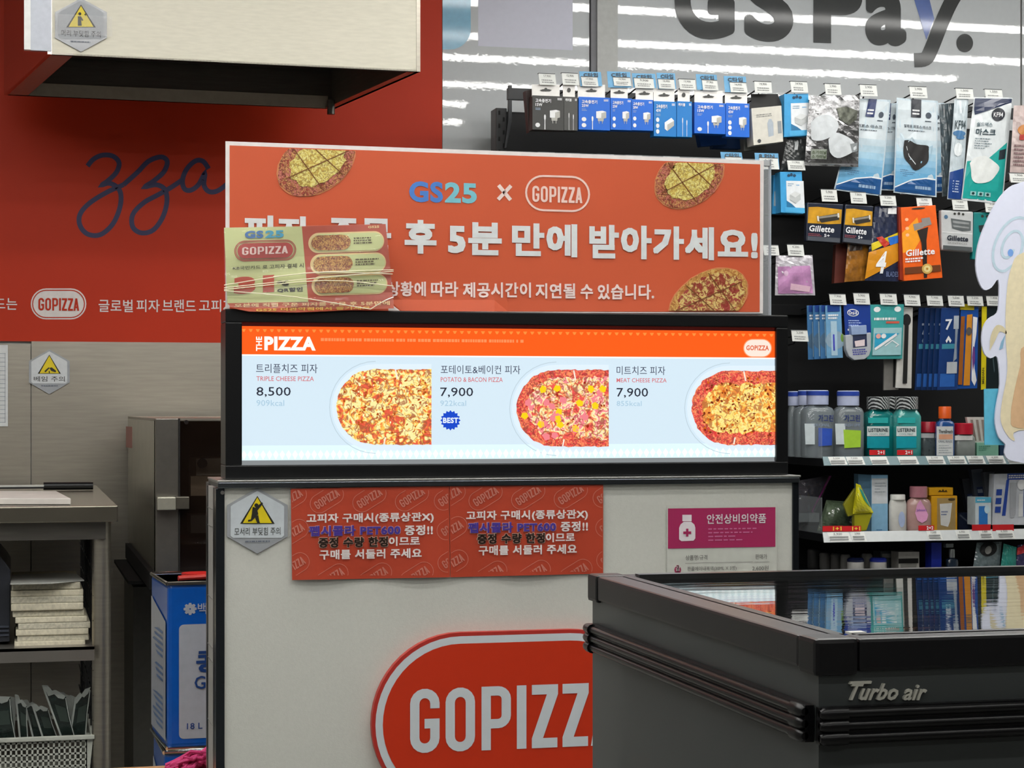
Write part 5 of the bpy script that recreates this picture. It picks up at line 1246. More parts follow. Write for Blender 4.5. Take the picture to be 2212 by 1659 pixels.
def razorpack(label, q, Y, k_=1):
    pk = Pack('razor_pack', label, 'razor pack', q, Y, .018, nav, 'navy and yellow razor packs', bevel=.003)
    pk.m([[(.04, .12), (.3, .1), (.97, .14), (.98, .50), (.6, .53), (.03, .53)]], 'yellow_print', mat('#c9941e', .35, var=.2, scale=25), 1)
    pk.m([[(.28, .36), (.88, .24), (.92, .40), (.42, .50)]], 'blade_picture', mat('#35312c', .3), 2); pk.m([[(.30, .36), (.86, .26), (.87, .31), (.32, .41)]], 'blade_picture', mat('#b9b4aa', .2, .5), 3)
    pk.m([[(.28, .34), (.33, .33), (.36, .47), (.31, .47)], [(.85, .24), (.90, .23), (.92, .34), (.87, .35)]], 'blade_picture', mat('#d4cfc4', .3), 4)
    pk.t('Gillette', .08, .58, .80, .74, wpr, 2, bold=.025, shear=.1); pk.t('5+', .52, .78, .68, .86, wpr, 2, bold=.02); pk.bars(.06, .78, .46, .86, 2, mat('#a6545a', .4), (.7, 1), .4)
    pk.r(.03, .87, .97, .98, mat('#4e525a', .25, coat=.5), 'clear_foot', 1, .004)
razorpack('navy and yellow razor blade pack nearest the banner', [(1744, 437), (1822, 441), (1815, 526), (1741, 521)], YF)
razorpack('navy and yellow razor blade pack beside the striped bag', [(1826, 441), (1887, 445), (1883, 531), (1820, 524)], YF)
orx = mat('#e5601a', .32, coat=.3)
pk = Pack('razor_box', 'bright orange razor box with a razor picture', 'razor box', [(1946, 448), (2021, 443), (2036, 600), (1953, 607)], YF - .01, .03, orx)
MB().prism([P(u, v, YF - .004) for u, v in [(1941, 447), (1946, 448), (1953, 607), (1944, 604)]], (0, .02, 0)).make('side_face', mat('#8c2c14', .4), pk.o)
pk.m([ell(.5, .03, .2, .012, 0, 12)], 'euro_slot', ink, 2); pk.m([[(.0, .35), (.45, .15), (.55, .42), (.3, .60), (.0, .62)]], 'yellow_glow', mat('#ee9a22', .35), 1)
pk.m([[(.32, .24), (.58, .22), (.60, .30), (.35, .33)], [(.56, .17), (.80, .16), (.84, .26), (.60, .29)]], 'razor_picture', mat('#8c8580', .3), 2); pk.m([[(.42, .33), (.74, .29), (.66, .47), (.64, .70), (.60, .98), (.52, .98), (.52, .5)]], 'razor_picture', mat('#2a211d', .35), 3)
pk.t('Gillette', .08, .58, .86, .67, wpr, 5, bold=.025, shear=.1); pk.bars(.06, .69, .62, .76, 2, wpr, (.7, 1), .6, 4); pk.r(.03, .82, .98, .91, mat('#6b3a1c', .35), 'brown_band', 4); pk.e(.62, .86, .14, .07, mat('#c9a456', .35), 'medal', 5); pk.e(.62, .86, .09, .045, mat('#e0cf8e', .35), 'medal', 6); pk.e(.62, .86, .03, .016, mat('#b8862c', .35), 'medal', 7)
for y in (.17, .29, .38): pk.e(.15, y, .05, .022, mat('#f3b48c', .4), 'icon', 2)
pk = Pack('razor_pack', 'teal razor pack partly covered by the round cutout', 'razor pack', [(2104, 458), (2156, 460), (2164, 566), (2100, 560)], YF + .004, .018, mat('#157a78', .35, coat=.3), bevel=.003)
pk.m([[(.2, .28), (.8, .22), (.85, .36), (.25, .42)]], 'blade_picture', mat('#2a3334', .3), 2); pk.m([ell(.35, .08, .06, .03, 0, 8), ell(.55, .08, .06, .03, 0, 8)], 'euro_slot', ink, 2)
pk = Pack('razor_pack', 'pale grey razor cartridge pack with rounded corners', 'razor pack', [(2033, 453), (2103, 457), (2102, 545), (2034, 540)], YF - .004, .02, mat('#b6b8b8', .35), bevel=.005)
pk.m([[(.30, .20), (.92, .24), (.92, .47), (.66, .50), (.34, .44)]], 'blade_picture', mat('#5c6162', .3), 2); pk.m([[(.36, .25), (.86, .28), (.86, .33), (.36, .31)], [(.36, .36), (.86, .39), (.86, .43), (.38, .41)]], 'blade_picture', mat('#b2b6b6', .25, .5), 3)
pk.m([ell(.42, .08, .04, .03, 0, 8), ell(.55, .07, .04, .035, 0, 8), ell(.68, .08, .04, .03, 0, 8)], 'euro_slot', ink, 2); pk.t('Gillette', .18, .62, .84, .75, mat('#1f2530', .4), 2, bold=.04, shear=.1); pk.t('SKINTECH', .19, .78, .80, .83, mat('#8f8f8c', .4), 2); pk.r(.05, .88, .95, .98, mat('#4f5354', .3), 'foot', 1, .003); pk.r(.03, .54, .97, .56, mat('#dcdede', .3), 'fold_line', 1)
pk.e(.15, .17, .06, .05, mat('#4e6f8c', .4), 'emblem')
# small pink bag
price_hook((1648, 528, 1684, 552), 'seen through the clear board edge', '', back=YG - .021)
price_hook((1700, 527, 1738, 553), 'over the pink pouch', '4,200', back=YG - .021)
pk = Pack('pink_pouch', 'clear zip pouch with pink lilac contents beside the banner', 'pouch', [(1676, 552), (1755, 551), (1761, 638), (1674, 638)], YF, .01, mat('#b7b3ba', .15, var=.15, scale=50, coat=1, bump=.7, bscale=45), bag=.008)
pk.m([[(.06, .28), (.92, .26), (.95, .95), (.08, .96)]], 'pink_contents', mat('#b783b0', .35, var=.2, scale=30, coat=.6), 2); pk.m([[(.4, .70), (.9, .78), (.86, .92), (.38, .86)]], 'hair_clip', mat('#d8b3c4', .2, coat=1), 3); pk.e(.28, .45, .06, .07, mat('#cfaec8', .4), 'sticker', 3)
# ------------------------------------------------------------------ toothbrush row
rows = [((1791, 634, 1829, 659), 'over the clear interdental brush packs', '7,900'), ((1843, 632, 1880, 658), 'over the navy floss pack', '5,900'), ((1900, 633, 1939, 659), 'over the teal floss pick pack', '2,700'), ((1952, 635, 1989, 661), 'over the tall white brush card', '4,900'),
        ((2001, 637, 2038, 661), 'over the first of the navy toothbrush packs', '5,900'), ((2047, 637, 2084, 662), 'over the last of the navy toothbrush packs', '5,500'), ((2088, 638, 2125, 661), 'over the orange toothbrush pack', '2,200'), ((2130, 638, 2165, 661), 'over the yellow and black toothbrush pack', '1,400')]
for r_, w_, pr in rows: price_hook(r_, w_, pr, back=YG - .021)
price_hook((1709, 712, 1747, 738), 'alone on the black panel beside the lightbox', '2,200', back=YG - .021)
idl = ['deepest of four', 'second deepest of four', 'third of four', 'frontmost of four']
for i in range(4):
    dx = (-40, -27, -13, 0)[i]
    pk = Pack('interdental_pack', idl[i] + ' clear and blue interdental brush packs', 'brush pack', [(1783 + dx, 660), (1817 + dx, 659), (1821 + dx, 773 + (3 - i)), (1786 + dx, 774 + (3 - i))], YF + .03 - i * .01, .004, mat('#3e6f9e' if i < 3 else '#6b9cc0', .3, coat=.5), 'clear and blue interdental brush packs', bevel=.001)
    pk.m([ell(.58, .66, .62, .17, 0, 20)], 'blister', mat('#8ea6b8' if i == 3 else '#54708a', .15, coat=1), 1); pk.r(.12, .0, .9, .12, mat('#1d3f86', .35), 'navy_header', 2); pk.bars(.15, .16, .85, .27, 2, wpr, (.8, 1), .6)
    pk.r(.3, .30, .68, .95, mat('#a8c4d4', .15, coat=1), 'tube', 2); pk.r(.42, .55, .52, .86, mat('#3a3fae', .4), 'brush', 3); pk.m([ell(1.0, .62, .1, .08, 0, 10)], 'green_patch', mat('#6f9440', .4), 2) if i == 3 else None
pk = Pack('floss_pack', 'navy card over a white rounded floss box', 'floss pack', [(1822, 656), (1880, 659), (1882, 722), (1826, 724)], YF - .002, .003, mat('#1b3a8a', .35, coat=.3))
pk.m([ell(.34, .28, .22, .12, 0, 16)], 'oval_emblem', wpr, 1); pk.m([ell(.34, .28, .19, .095, 0, 16)], 'oval_emblem', mat('#1b3a8a', .35), 2); pk.t('Oral-B', .19, .22, .49, .34, wpr, 3, bold=.02); pk.bars(.15, .5, .7, .72, 3, mat('#9fb2dc', .4)); pk.r(.1, .8, .45, .86, wpr, 'white_bar', 2)
MB().prism([P(u, v, YF - .016) for u, v in [(1826, 724), (1882, 718), (1882, 755), (1878, 768), (1868, 776), (1846, 778), (1834, 770), (1828, 756)]], (0, .02, 0)).make('floss_box', mat('#a9aeb4', .35), pk.o, bevel=.003)
MB().prism([P(u, v, YF - .020) for u, v in [(1838, 704), (1872, 702), (1873, 722), (1840, 724)]], (0, .02, 0)).make('clear_lid', mat('#8fa3c6', .15, coat=1), pk.o, bevel=.002)
flat('box_print', [[(1842, 722), (1872, 720), (1873, 748), (1843, 751)]], YF - .016, mat('#2d3450', .4), pk.o, 1); flat('box_print', [[(1846, 737), (1868, 733), (1868, 747), (1848, 749)]], YF - .016, mat('#d9c9cc', .4), pk.o, 2)
flat('print', bars([(1841, 754), (1873, 752), (1873, 766), (1843, 768)], 3, (.8, 1), .6), YF - .016, mat('#4a4c96', .4), pk.o, 1)
pk = Pack('floss_pick_pack', 'teal floss pick bag with a clear lower window', 'floss pack', [(1879, 658), (1953, 657), (1949, 775), (1872, 776)], YF, .012, mat('#3d9c9a', .35, coat=.4))
pk.m([ell(.22, .09, .1, .05, 0, 12), ell(.82, .09, .1, .05, 0, 12)], 'white_blob', wpr, 1); pk.bars(.15, .22, .85, .31, 1, wpr, (.9, 1), .5); pk.r(.5, .31, .88, .35, mat('#c25a48', .4), 'red_bar', 2); pk.r(.14, .43, .94, .93, mat('#9cc7cb', .15, coat=1), 'clear_window', 1, .004)
pk.m([[(.2, .53), (.9, .53), (.32, .80), (.2, .80)]], 'blue_insert', mat('#2f9cc0', .4), 9); pk.e(.30, .58, .07, .045, mat('#e0a79c', .4), 'roundel', 11); pk.e(.45, .58, .07, .045, wpr, 'roundel', 11)
pk.m(stroke([(.22, .82), (.82, .55)], .05), 'floss_pick', wpr, 11); pk.m(stroke([(.5, .76), (.7, .66), (.88, .74), (.8, .78)], .02), 'floss_pick', wpr, 11)
for i, (q_, lb_) in enumerate((([(1911, 690), (1943, 690), (1941, 842), (1909, 843)], 'grey brush card hung behind the tall white one'), ([(1944, 662), (1972, 664), (1969, 839), (1935, 838)], 'tall white card holding a black brush'))):
    pk = Pack('brush_card', lb_, 'brush card', q_, YF + (.03 if i == 0 else .01), .006, mat('#7d7b76' if i == 0 else '#c6c5bf', .4, coat=.3), 'white cards holding a black brush')
    if i: pk.m([ell(.55, .16, .32, .075, 0, 18)], 'brush_head', mat('#171717', .5), 2); pk.r(.42, .22, .68, .94, mat('#1e1f1f', .4), 'brush_handle', 2, .003)
    else: pk.r(.62, .3, .78, .96, mat('#262625', .4), 'brush_handle', 2)
tb = ['deepest of five', 'second deepest of five', 'middle one of five', 'fourth of five', 'frontmost of five']
for i in range(5):
    a = (1985, 1999, 2011, 2022, 2034)[i]
    pk = Pack('toothbrush_pack', tb[i] + ' navy toothbrush packs marked 7', 'toothbrush pack', [(a, 665), (a + 34 if i < 4 else 2073, 664), (a + 24 if i < 4 else 2068, 842), (a - 9, 843)], YF + .04 - i * .01, .005, mat('#16305e' if i < 4 else '#1c3b74', .25, coat=.6), 'navy toothbrush packs marked 7', bevel=.001)
    pk.t('7', .25, .19 if i < 4 else .14, .62, .33 if i < 4 else .27, mat('#9aa7bb' if i < 4 else '#dfe4ea', .4), 2, bold=.02)
    pk.m([[(.3, .40), (.45, .34), (.62, .40), (.55, .43), (.45, .39), (.36, .43)]], 'arrow_print', wpr if i == 4 else mat('#7f98b0', .4), 2); pk.r(.12, .44, .8, .5, mat('#3f8aa0', .3), 'teal_band', 1); pk.r(.1, .80, .85, .96, mat('#2f63b0', .2, coat=1), 'tray', 1)
    if i == 4:
        pk.r(.70, .10, .98, .26, mat('#aab4bd', .3), 'brush_head', 3); pk.m([[(.80, .26), (.94, .26), (.90, .45), (.92, .62), (.74, .66), (.80, .45)]], 'brush_handle', mat('#8d99a6', .3), 3); pk.r(.42, .66, .95, .80, mat('#b9bfc4', .15, coat=1), 'clear_clip', 4)
pk = Pack('toothbrush_pack', 'blue pack with orange and white toothbrushes', 'toothbrush pack', [(2076, 662), (2114, 663), (2111, 839), (2068, 840)], YF + .004, .005, mat('#1a4fa0', .3, coat=.5), bevel=.001)
pk.r(.02, .12, .22, .95, mat('#9a5a20', .35), 'brush_handle', 2, .002); pk.m([[(.36, .10), (.66, .09), (.62, .96), (.30, .96)]], 'brush_handle', mat('#d08a28', .35), 3); pk.m([[(.70, .12), (.95, .13), (.9, .34), (.80, .50), (.84, .75), (.96, .90), (.86, .97), (.70, .90), (.68, .6)]], 'brush_handle', wpr, 4); pk.m([[(.74, .48), (.84, .5), (.86, .66), (.76, .78), (.70, .62)]], 'grip', mat('#6a3a80', .4), 6)
pk.m([ell(.50, .30, .16, .05, 0, 12)], 'eye_print', mat('#5c5650', .4), 5); pk.r(-.05, -.03, .75, .04, mat('#b8a81e', .4), 'yellow_header', 3)
pk = Pack('toothbrush_pack', 'yellow edged black toothbrush pack beside the cutout', 'toothbrush pack', [(2121, 662), (2162, 663), (2160, 836), (2119, 842)], YF + .004, .005, mat('#142226', .3, coat=.5), bevel=.001)
pk.r(.0, .0, .26, 1, mat('#d6c516', .4), 'yellow_edge', 1); pk.m(stroke([(.55, .3), (.6, .6), (.7, .8)], .05), 'brush_handle', mat('#44565c', .4), 2); 
vs_ = [(.05, .93), (.05, .74), (.17, .74), (.17, .93)]; vs, fs = text_mesh('MEDIAN', .02, 0); mb = MB()
for a, b, l in vs: x, y = bil(vs_, a, b); mb.v.append(P(*bil(pk.q, x, y), pk.Y - .002))
mb.f = list(fs); mb.make('lettering', mat('#4c4a14', .4), pk.o)
# ------------------------------------------------------------------ shelves with price rails
YR = 5.13
def shelf(label, v_top, v_rail0, v_rail1, u0, railm, tags, redtags, Y=YR):
    zt_ = P(1990, v_rail0, Y).z; uc = 1980
    o = thing('gondola_shelf', label, 'shelf', (P(uc, 0, Y).x, Y + .15, P(uc, v_top, Y).z - .02))
    x0 = P(u0, 0, Y).x; x1 = P(2500, 0, Y).x; zd = P(uc, v_rail0 + 4, Y).z
    MB().box(x0, x1, Y + .006, YG - .002, zd - .022, zd).make('deck', mat('#15171a', .35, .3), o, bevel=.001)
    tilt = .010
    a0 = P(u0, v_rail0, Y); z0 = P(uc, v_rail1, Y).z; z1 = P(uc, v_rail0, Y).z
    MB().prism([(x0, Y - tilt, z0), (x1, Y - tilt, z0), (x1, Y, z1), (x0, Y, z1)], (0, .003, 0)).make('price_rail', railm, o)
    g = (z1 - z0)
    def tq(u_0, u_1, m, k, lo=0.0, hi=1.0, name='price_label'):
        xa = P(u_0, 0, Y).x; xb = P(u_1, 0, Y).x; sk_ = (xb - xa) * .12
        f = lambda x, t: Vector((x, Y - tilt + tilt * t - .0006 * k - .0004, z0 + g * t))
        return MB().poly([f(xa + sk_, lo), f(xb + sk_, lo), f(xb, hi), f(xa, hi)]).make(name, m, o)
    for (a, b, pr) in tags:
        l = tq(a, b, tagw, 1, .06, .97)
        xa = P(a, 0, Y).x; xb = P(b, 0, Y).x; mb = MB()
        for i_, (t0, t1) in enumerate(((.22, .36), (.46, .58))): mb.poly([Vector((x, Y - tilt + tilt * t - .003, z0 + g * t)) for x, t in ((xa + .006, t0), (xb - .002, t0), (xb - .003, t1), (xa + .005, t1))])
        mb.make('print', mat('#8a8c8c', .6), l)
        if pr:
            vs, fs = text_mesh(pr, 0, 0); mb = MB()
            for s_, t_, l_ in vs: x = xa + (xb - xa) * (.28 + .4 * s_); t = .90 - .22 * t_; mb.v.append(Vector((x, Y - tilt + tilt * t - .003, z0 + g * t)))
            mb.f = list(fs); mb.make('lettering', tink, l)
    return o, (lambda u: zd)
railg = mat('#7d9499', .12, var=0, coat=1); rail_glare = mat('#d2d6d6', .10, var=.02, coat=1)  # the brighter rail tone has its glare painted into the white
s1, _ = shelf('black shelf holding the mouthwash bottles, with clear price rail', 985, 985, 1004, 1777, railg, [(1788, 1824, '5,500'), (1826, 1862, '7,500'), (1877, 1914, ''), (1937, 1978, ''), (1999, 2036, '2,100'), (2045, 2082, '1,900'), (2086, 2122, '3,900'), (2129, 2166, '4,300'), (2172, 2209, '4,500')], [])
zs_1 = P(1980, 989, YR).z
def redtop(parent, u0, u1, v0, v1, word, Y, wm):
    o = MB().prism([P(x, y, Y) for x, y in R(u0, v0, u1, v1)], (0, .0008, 0)).make('promo_tab', mat('#c42026', .4), parent)
    if word: text(word, (u0 + (u1 - u0) * .52, v0 + 1.5, u1 - 2, v1 - 2), Y, wm, o, 1, bold=.03)
redtop(s1, 1878, 1912, 972, 983, '2+1', YR - .002, wpr); redtop(s1, 1938, 1972, 972, 983, '2+1', YR - .002, wpr)
s2, _ = shelf('black shelf with bright white price rail, holding baby care goods', 1146, 1146, 1168, 1777, rail_glare, [(1786, 1832, '3,900'), (1836, 1866, '3,900'), (2000, 2030, '7,500'), (2062, 2092, '6,900'), (2112, 2140, '5,900'), (2150, 2186, '6,500')], [])  # the rail's bright white is painted glare
zs_2 = P(1980, 1150, YR).z
yl_ = mat('#f0d24a', .4)
redtop(s2, 1777, 1820, 1136, 1148, '1+1', YR - .002, yl_); redtop(s2, 1820, 1860, 1136, 1148, '1+1', YR - .002, yl_); redtop(s2, 1984, 2018, 1135, 1146, '2+2', YR - .002, wpr); redtop(s2, 2100, 2140, 1133, 1146, '', YR - .002, wpr); redtop(s2, 2144, 2190, 1133, 1147, '', YR - .002, wpr)
s3, _ = shelf('lowest black shelf with jars, mostly hidden by the freezer', 1236, 1236, 1256, 1777, rail_glare, [], [])
zs_3 = P(1980, 1240, YR).z
# side wing of the shelves: clear dividers
for (zz, lb_) in ((zs_1, 'clear divider at the end of the mouthwash shelf'), (zs_2, 'clear divider at the end of the baby care shelf')):
    o = MB().box(P(1777, 0, YR).x, P(1777, 0, YR).x + .002, YR + .008, YG - .02, zz + .0002, zz + .10).make('clear_divider', mat('#cfd8dc', .05, alpha=.15, var=0, coat=1)); tag(o, lb_, 'divider')

def bottle(name, label, cat, uc, v0, v1, wpx, Y, zb_, cap_v, capw, bodym, capm, neck_v=None, sq=.6, yr=.7, grp=None, capsides=20, shoulder=.12):
    """standing bottle: width wpx picture units, body from v0 (shoulder) down to the shelf, cap cap_v[0]..cap_v[1]"""
    c = P(uc, v1, Y); s_ = (P(uc + 10, 0, Y).x - P(uc, 0, Y).x) / 10
    o = thing(name, label, cat, (c.x, Y, zb_), grp)
    zt_ = P(uc, v0, Y).z; r_ = wpx / 2 * s_; h = zt_ - zb_
    nz = P(uc, cap_v[1], Y).z
    MB().loft((c.x, Y), [(r_ * .9, zb_ + .0005), (r_, zb_ + .006), (r_, zt_ - h * shoulder), (r_ * .88, zt_ - h * shoulder * .35), (capw / 2 * s_ * .9, zt_), (capw / 2 * s_ * .85, nz + .001)], 24, sq, yr).make('body', bodym, o, smooth=True)
    cz1 = P(uc, cap_v[0], Y).z
    MB().loft((c.x, Y), [(capw / 2 * s_, nz), (capw / 2 * s_, cz1 - .002), (capw / 2 * s_ * .93, cz1)], capsides, 1.0, 1.0).make('cap', capm, o, smooth=True)
    return o, c, r_, s_
def blabel(o, uc, Y, q, m, name='label_panel', k=1): return flat(name, [Rq(q)], Y, m, o, k)
clearb = mat('#8d979c', .08, var=.02, coat=1, alpha=.55); capb = mat('#aab2cc', .35); 
gb = 'tall clear mouthwash bottles with blue caps'
for (lb_, uc, v0, cv, w_, Y, hi, ls) in (('mouthwash bottle with blue cap deepest at the shelf end', 1720, 880, (845, 876), 36, YR + .20, 0, ''), ('mouthwash bottle with blue cap half hidden at the shelf end', 1742, 878, (843, 875), 50, YR + .14, 0, ''),
                                     ('clear mouthwash bottle with a deep blue label', 1766, 877, (843, 874), 66, YR + .07, 1, 'b'), ('clear mouthwash bottle with a lime green label', 1832, 878, (844, 876), 61, YR + .05, 1, 'g')):
    o, c, r_, s_ = bottle('mouthwash_bottle', lb_, 'bottle', uc, v0, 985, w_, Y, zs_1, cv, 44 if hi else 34, clearb, capb, grp=gb)
    cz = P(uc, cv[0] + 4, Y).z
    MB().loft((c.x, Y), [(.515 * (44 if hi else 34) * s_, P(uc, cv[0] + 11, Y).z), (.515 * (44 if hi else 34) * s_, P(uc, cv[0] + 2, Y).z)], 20).make('cap_band', mat('#26419c', .35), o, smooth=True)
    if hi:
        yf = Y - r_ * .7 - .004
        text('가그린', (uc + 2 if ls == 'b' else uc - 8, 896, uc + 34 if ls == 'b' else uc + 26, 911), yf, mat('#1a2a66', .4), o, 1, bold=.02)
        blabel(o, uc, yf, [(uc + 2, 924), (uc + 32, 926), (uc + 31, 962), (uc + 2, 964)] if ls == 'b' else [(uc - 10, 928), (uc + 28, 930), (uc + 27, 966), (uc - 8, 968)], mat('#3555b4' if ls == 'b' else '#9cc43c', .3), 'colour_label', 1)
        blabel(o, uc, yf, [(uc - 28, 915), (uc - 6, 915), (uc - 6, 960), (uc - 26, 960)], mat('#bfc9cc', .3), 'pale_label', 1)
        text('FRESH LIME' if ls == 'g' else 'ORIGINAL', (uc - 8, 915, uc + 26, 921), yf, mat('#8290a8', .4), o, 2)
gl_ = 'teal mouthwash bottles with striped caps'
tealb = mat('#0e6f6e', .10, var=.03, coat=1); tealc = mat('#3c9490', .10, var=.03, coat=1)
def stripedcap():
    m_ = bpy.data.materials.new('striped_seal'); m_.use_nodes = True; nt = m_.node_tree; b = nt.nodes['Principled BSDF']
    tc = nt.nodes.new('ShaderNodeTexCoord'); w_ = nt.nodes.new('ShaderNodeTexWave'); w_.bands_direction = 'DIAGONAL'; w_.inputs['Scale'].default_value = 60; w_.inputs['Distortion'].default_value = 3
    r = nt.nodes.new('ShaderNodeValToRGB'); r.color_ramp.elements[0].color = (.01, .012, .013, 1); r.color_ramp.elements[1].color = (.45, .47, .47, 1); r.color_ramp.elements[0].position = .5; r.color_ramp.elements[1].position = .62
    nt.links.new(tc.outputs['Object'], w_.inputs['Vector']); nt.links.new(w_.outputs['Fac'], r.inputs['Fac']); nt.links.new(r.outputs['Color'], b.inputs['Base Color']); b.inputs['Roughness'].default_value = .3
    return m_
scap = stripedcap()
for (lb_, uc, Y, w_, bm_) in (('teal mouthwash bottle hidden at the back with striped cap', 1925, YR + .16, 50, tealb), ('dark teal mouthwash bottle next to the lime labelled one', 1897, YR + .08, 60, tealb), ('lighter teal mouthwash bottle, front of the striped caps', 1958, YR + .05, 54, tealc)):
    o, c, r_, s_ = bottle('mouthwash_bottle', lb_, 'bottle', uc, 888, 985, w_, Y, zs_1, (857, 884), 46, bm_, scap, sq=.45, grp=gl_)
    if 'hidden' in lb_: continue
    yf = Y - r_ * .7 - .001; d = w_ / 2
    blabel(o, uc, yf, R(uc - d * .72, 902, uc + d * .72, 914), mat('#2fa7a4', .3), 'upper_label'); blabel(o, uc, yf, R(uc - d * .8, 921, uc + d * .8, 942), mat('#ccd6d4', .3), 'white_label')
    text('LISTERINE', (uc - d * .7, 925, uc + d * .7, 933), yf, mat('#20343a', .4), o, 2, bold=.03); text('COOL MINT', (uc - d * .55, 936, uc + d * .55, 940), yf, mat('#4a8c90', .4), o, 2)
    blabel(o, uc, yf, R(uc - d * .8, 943, uc + d * .8, 968), mat('#1793a0', .3), 'lower_label')
o, c, r_, s_ = bottle('mouthwash_bottle', 'short clear bottle with a red cap, left of the orange cap', 'bottle', 2004, 934, 985, 36, YR + .07, zs_1, (911, 934), 34, mat('#5a6467', .1, coat=1, alpha=.8), mat('#9c1428', .35), grp=None)
blabel(o, 2004, YR + .07 - r_ * .7 - .001, R(1990, 936, 2018, 946), mat('#b9bcbc', .4))
o, c, r_, s_ = bottle('mouthwash_bottle', 'white labelled bottle with an orange cap and navy neck', 'bottle', 2041, 908, 985, 37, YR + .03, zs_1, (878, 904), 25, mat('#1d4a86', .2, coat=1), mat('#dd5a18', .35))
yf = YR + .03 - r_ * .7 - .001
blabel(o, 0, yf, R(2023, 921, 2059, 984), mat('#c9cccb', .35)); blabel(o, 0, yf, R(2028, 938, 2058, 949), mat('#d09a7c', .4), 'orange_band', 2); text('TheraBreath', (2028, 928, 2058, 936), yf, ink, o, 2, bold=.02); text('ORAL RINSE', (2027, 951, 2057, 956), yf, mat('#4c5660', .4), o, 2)
flat('print', bars(R(2028, 960, 2056, 980), 4, (.6, 1), .3), yf, mat('#8a9298', .5), o, 2)
o, c, r_, s_ = bottle('mouthwash_bottle', 'square clear bottle with a red cap, right of the orange cap', 'bottle', 2081, 940, 985, 42, YR + .04, zs_1, (914, 938), 38, mat('#8f9591', .1, coat=1, alpha=.85), mat('#b3152c', .35), sq=.4)
blabel(o, 2081, YR + .04 - r_ * .7 - .001, R(2063, 941, 2101, 951), mat('#cfcdca', .4)); text('2080', (2066, 918, 2092, 928), YR + .04 - 19 * s_ - .001, mat('#e8c4c8', .4), o, 2) if False else None
def cbox(name, label, cat, q, Y, d, m, grp=None): 
    pk = Pack(name, label, cat, q, Y, d, m, grp); pk.o.location.z = pk.o.location.z; return pk
for i in range(3):
    pk = Pack('toothpaste_tube', ['first', 'middle', 'last'][i] + ' of the white tubes leaning in the green box', 'tube', [(2088 + i * 12, 901), (2102 + i * 12, 901), (2112 + i * 10, 958), (2100 + i * 9, 958)], YR + .05 + i * .004, .012, mat('#c8c4be', .35), 'white tubes leaning in the green box'); pk.r(.5, .1, .9, .9, mat('#8d8078', .4), 'grey_print')
pk = Pack('tube_box', 'pale green open box holding white tubes', 'box', R(2110, 956, 2157, 986), YR + .03, .06, mat('#7fb39a', .4)); pk.bars(.1, .2, .7, .6, 3, mat('#3f7f68', .5))
pk = Pack('tube_box', 'small navy box beside the pale green one', 'box', R(2160, 958, 2190, 986), YR + .03, .06, mat('#1c3450', .4))
# ------------------------------------------------------------------ baby care shelf
def zfix(pk, zb_):                                # stand the pack on its shelf
    return pk
pk = Pack('clear_bag', 'clear flat bag with a purple pink edge behind the counter end', 'bag', [(1716, 1040), (1796, 1026), (1756, 1120), (1722, 1146)], YR + .22, .01, mat('#57545c', .12, coat=1, alpha=.7, bump=.5, bscale=25), bag=.008)
pk.m(stroke([(.98, .02), (.92, .4), (.75, .85)], .07), 'pink_edge', mat('#9c3f86', .3, coat=1), 2)
pk = Pack('clear_tray', 'clear acrylic tray standing by the counter end', 'tray', R(1724, 1108, 1770, 1128), YR + .1, .1, mat('#6d7476', .1, coat=1, alpha=.6))
pk = Pack('green_pouch', 'crinkled green translucent pouch on the baby care shelf', 'pouch', [(1785, 1080), (1838, 1084), (1842, 1150), (1764, 1150)], YR + .12, .02, mat('#5f6f58', .2, coat=1, var=.25, scale=30, bump=.9, bscale=35), bag=.03)
pk = Pack('yellow_pouch', 'bright yellow crumpled pouch with pointed top', 'pouch', [(1849, 1044), (1859, 1048), (1887, 1108), (1842, 1110)], YR + .018, .02, mat('#c9c21c', .25, coat=.8, var=.08, bump=.7, bscale=30), bag=.02)
MB().prism([P(u, v, YR + .022) for u, v in [(1846, 1104), (1886, 1106), (1872, 1146), (1846, 1149)]], (0, .02, 0)).make('lower_fold', mat('#97931a', .3, coat=.6), pk.o, bevel=.002)
MB().prism([P(u, v, YR + .03) for u, v in [(1822, 1090), (1847, 1054), (1850, 1112), (1832, 1116)]], (0, .01, 0)).make('side_fold', mat('#86831a', .3, coat=.6), pk.o, bevel=.002)
pk.m([[(.55, .1), (.9, .2), (1.0, .8), (.8, .6)]], 'teal_print', mat('#2c8c78', .3), 2)
pk = Pack('care_box', 'tall light blue and white box', 'box', R(1882.5, 1026, 1918, 1150), YR + .05, .06, mat('#86b4d2', .4)); MB().prism([P(u, v, YR + .055) for u, v in [(1854, 1024), (1883, 1026), (1883, 1150), (1856, 1147)]], (0, .03, 0)).make('side_face', mat('#4c7088', .45), pk.o)
pk.r(.02, .06, .98, .50, mat('#c7ccd0', .4), 'white_print'); pk.bars(.2, .12, .9, .32, 4, mat('#8d979f', .5), (.4, 1), .3); pk.bars(.3, .94, .65, .97, 1, mat('#4a78a4', .5), (1, 1), .6)
o, c, r_, s_ = bottle('lotion_bottle', 'white oval lotion bottle beside the blue box', 'bottle', 1939, 1076, 1150, 37, YR + .05, zs_2, (1068, 1079), 30, mat('#cdccc6', .35), mat('#dbdad5', .35), sq=.8, yr=.5, shoulder=.2)
yf = YR + .05 - r_ * .5 - .001; flat('oval_label', [ell(1948, 1122, 7, 17)], yf, mat('#a9b8d8', .35), o, 1)
pinkc = mat('#c9a29c', .08, coat=1, alpha=.8)
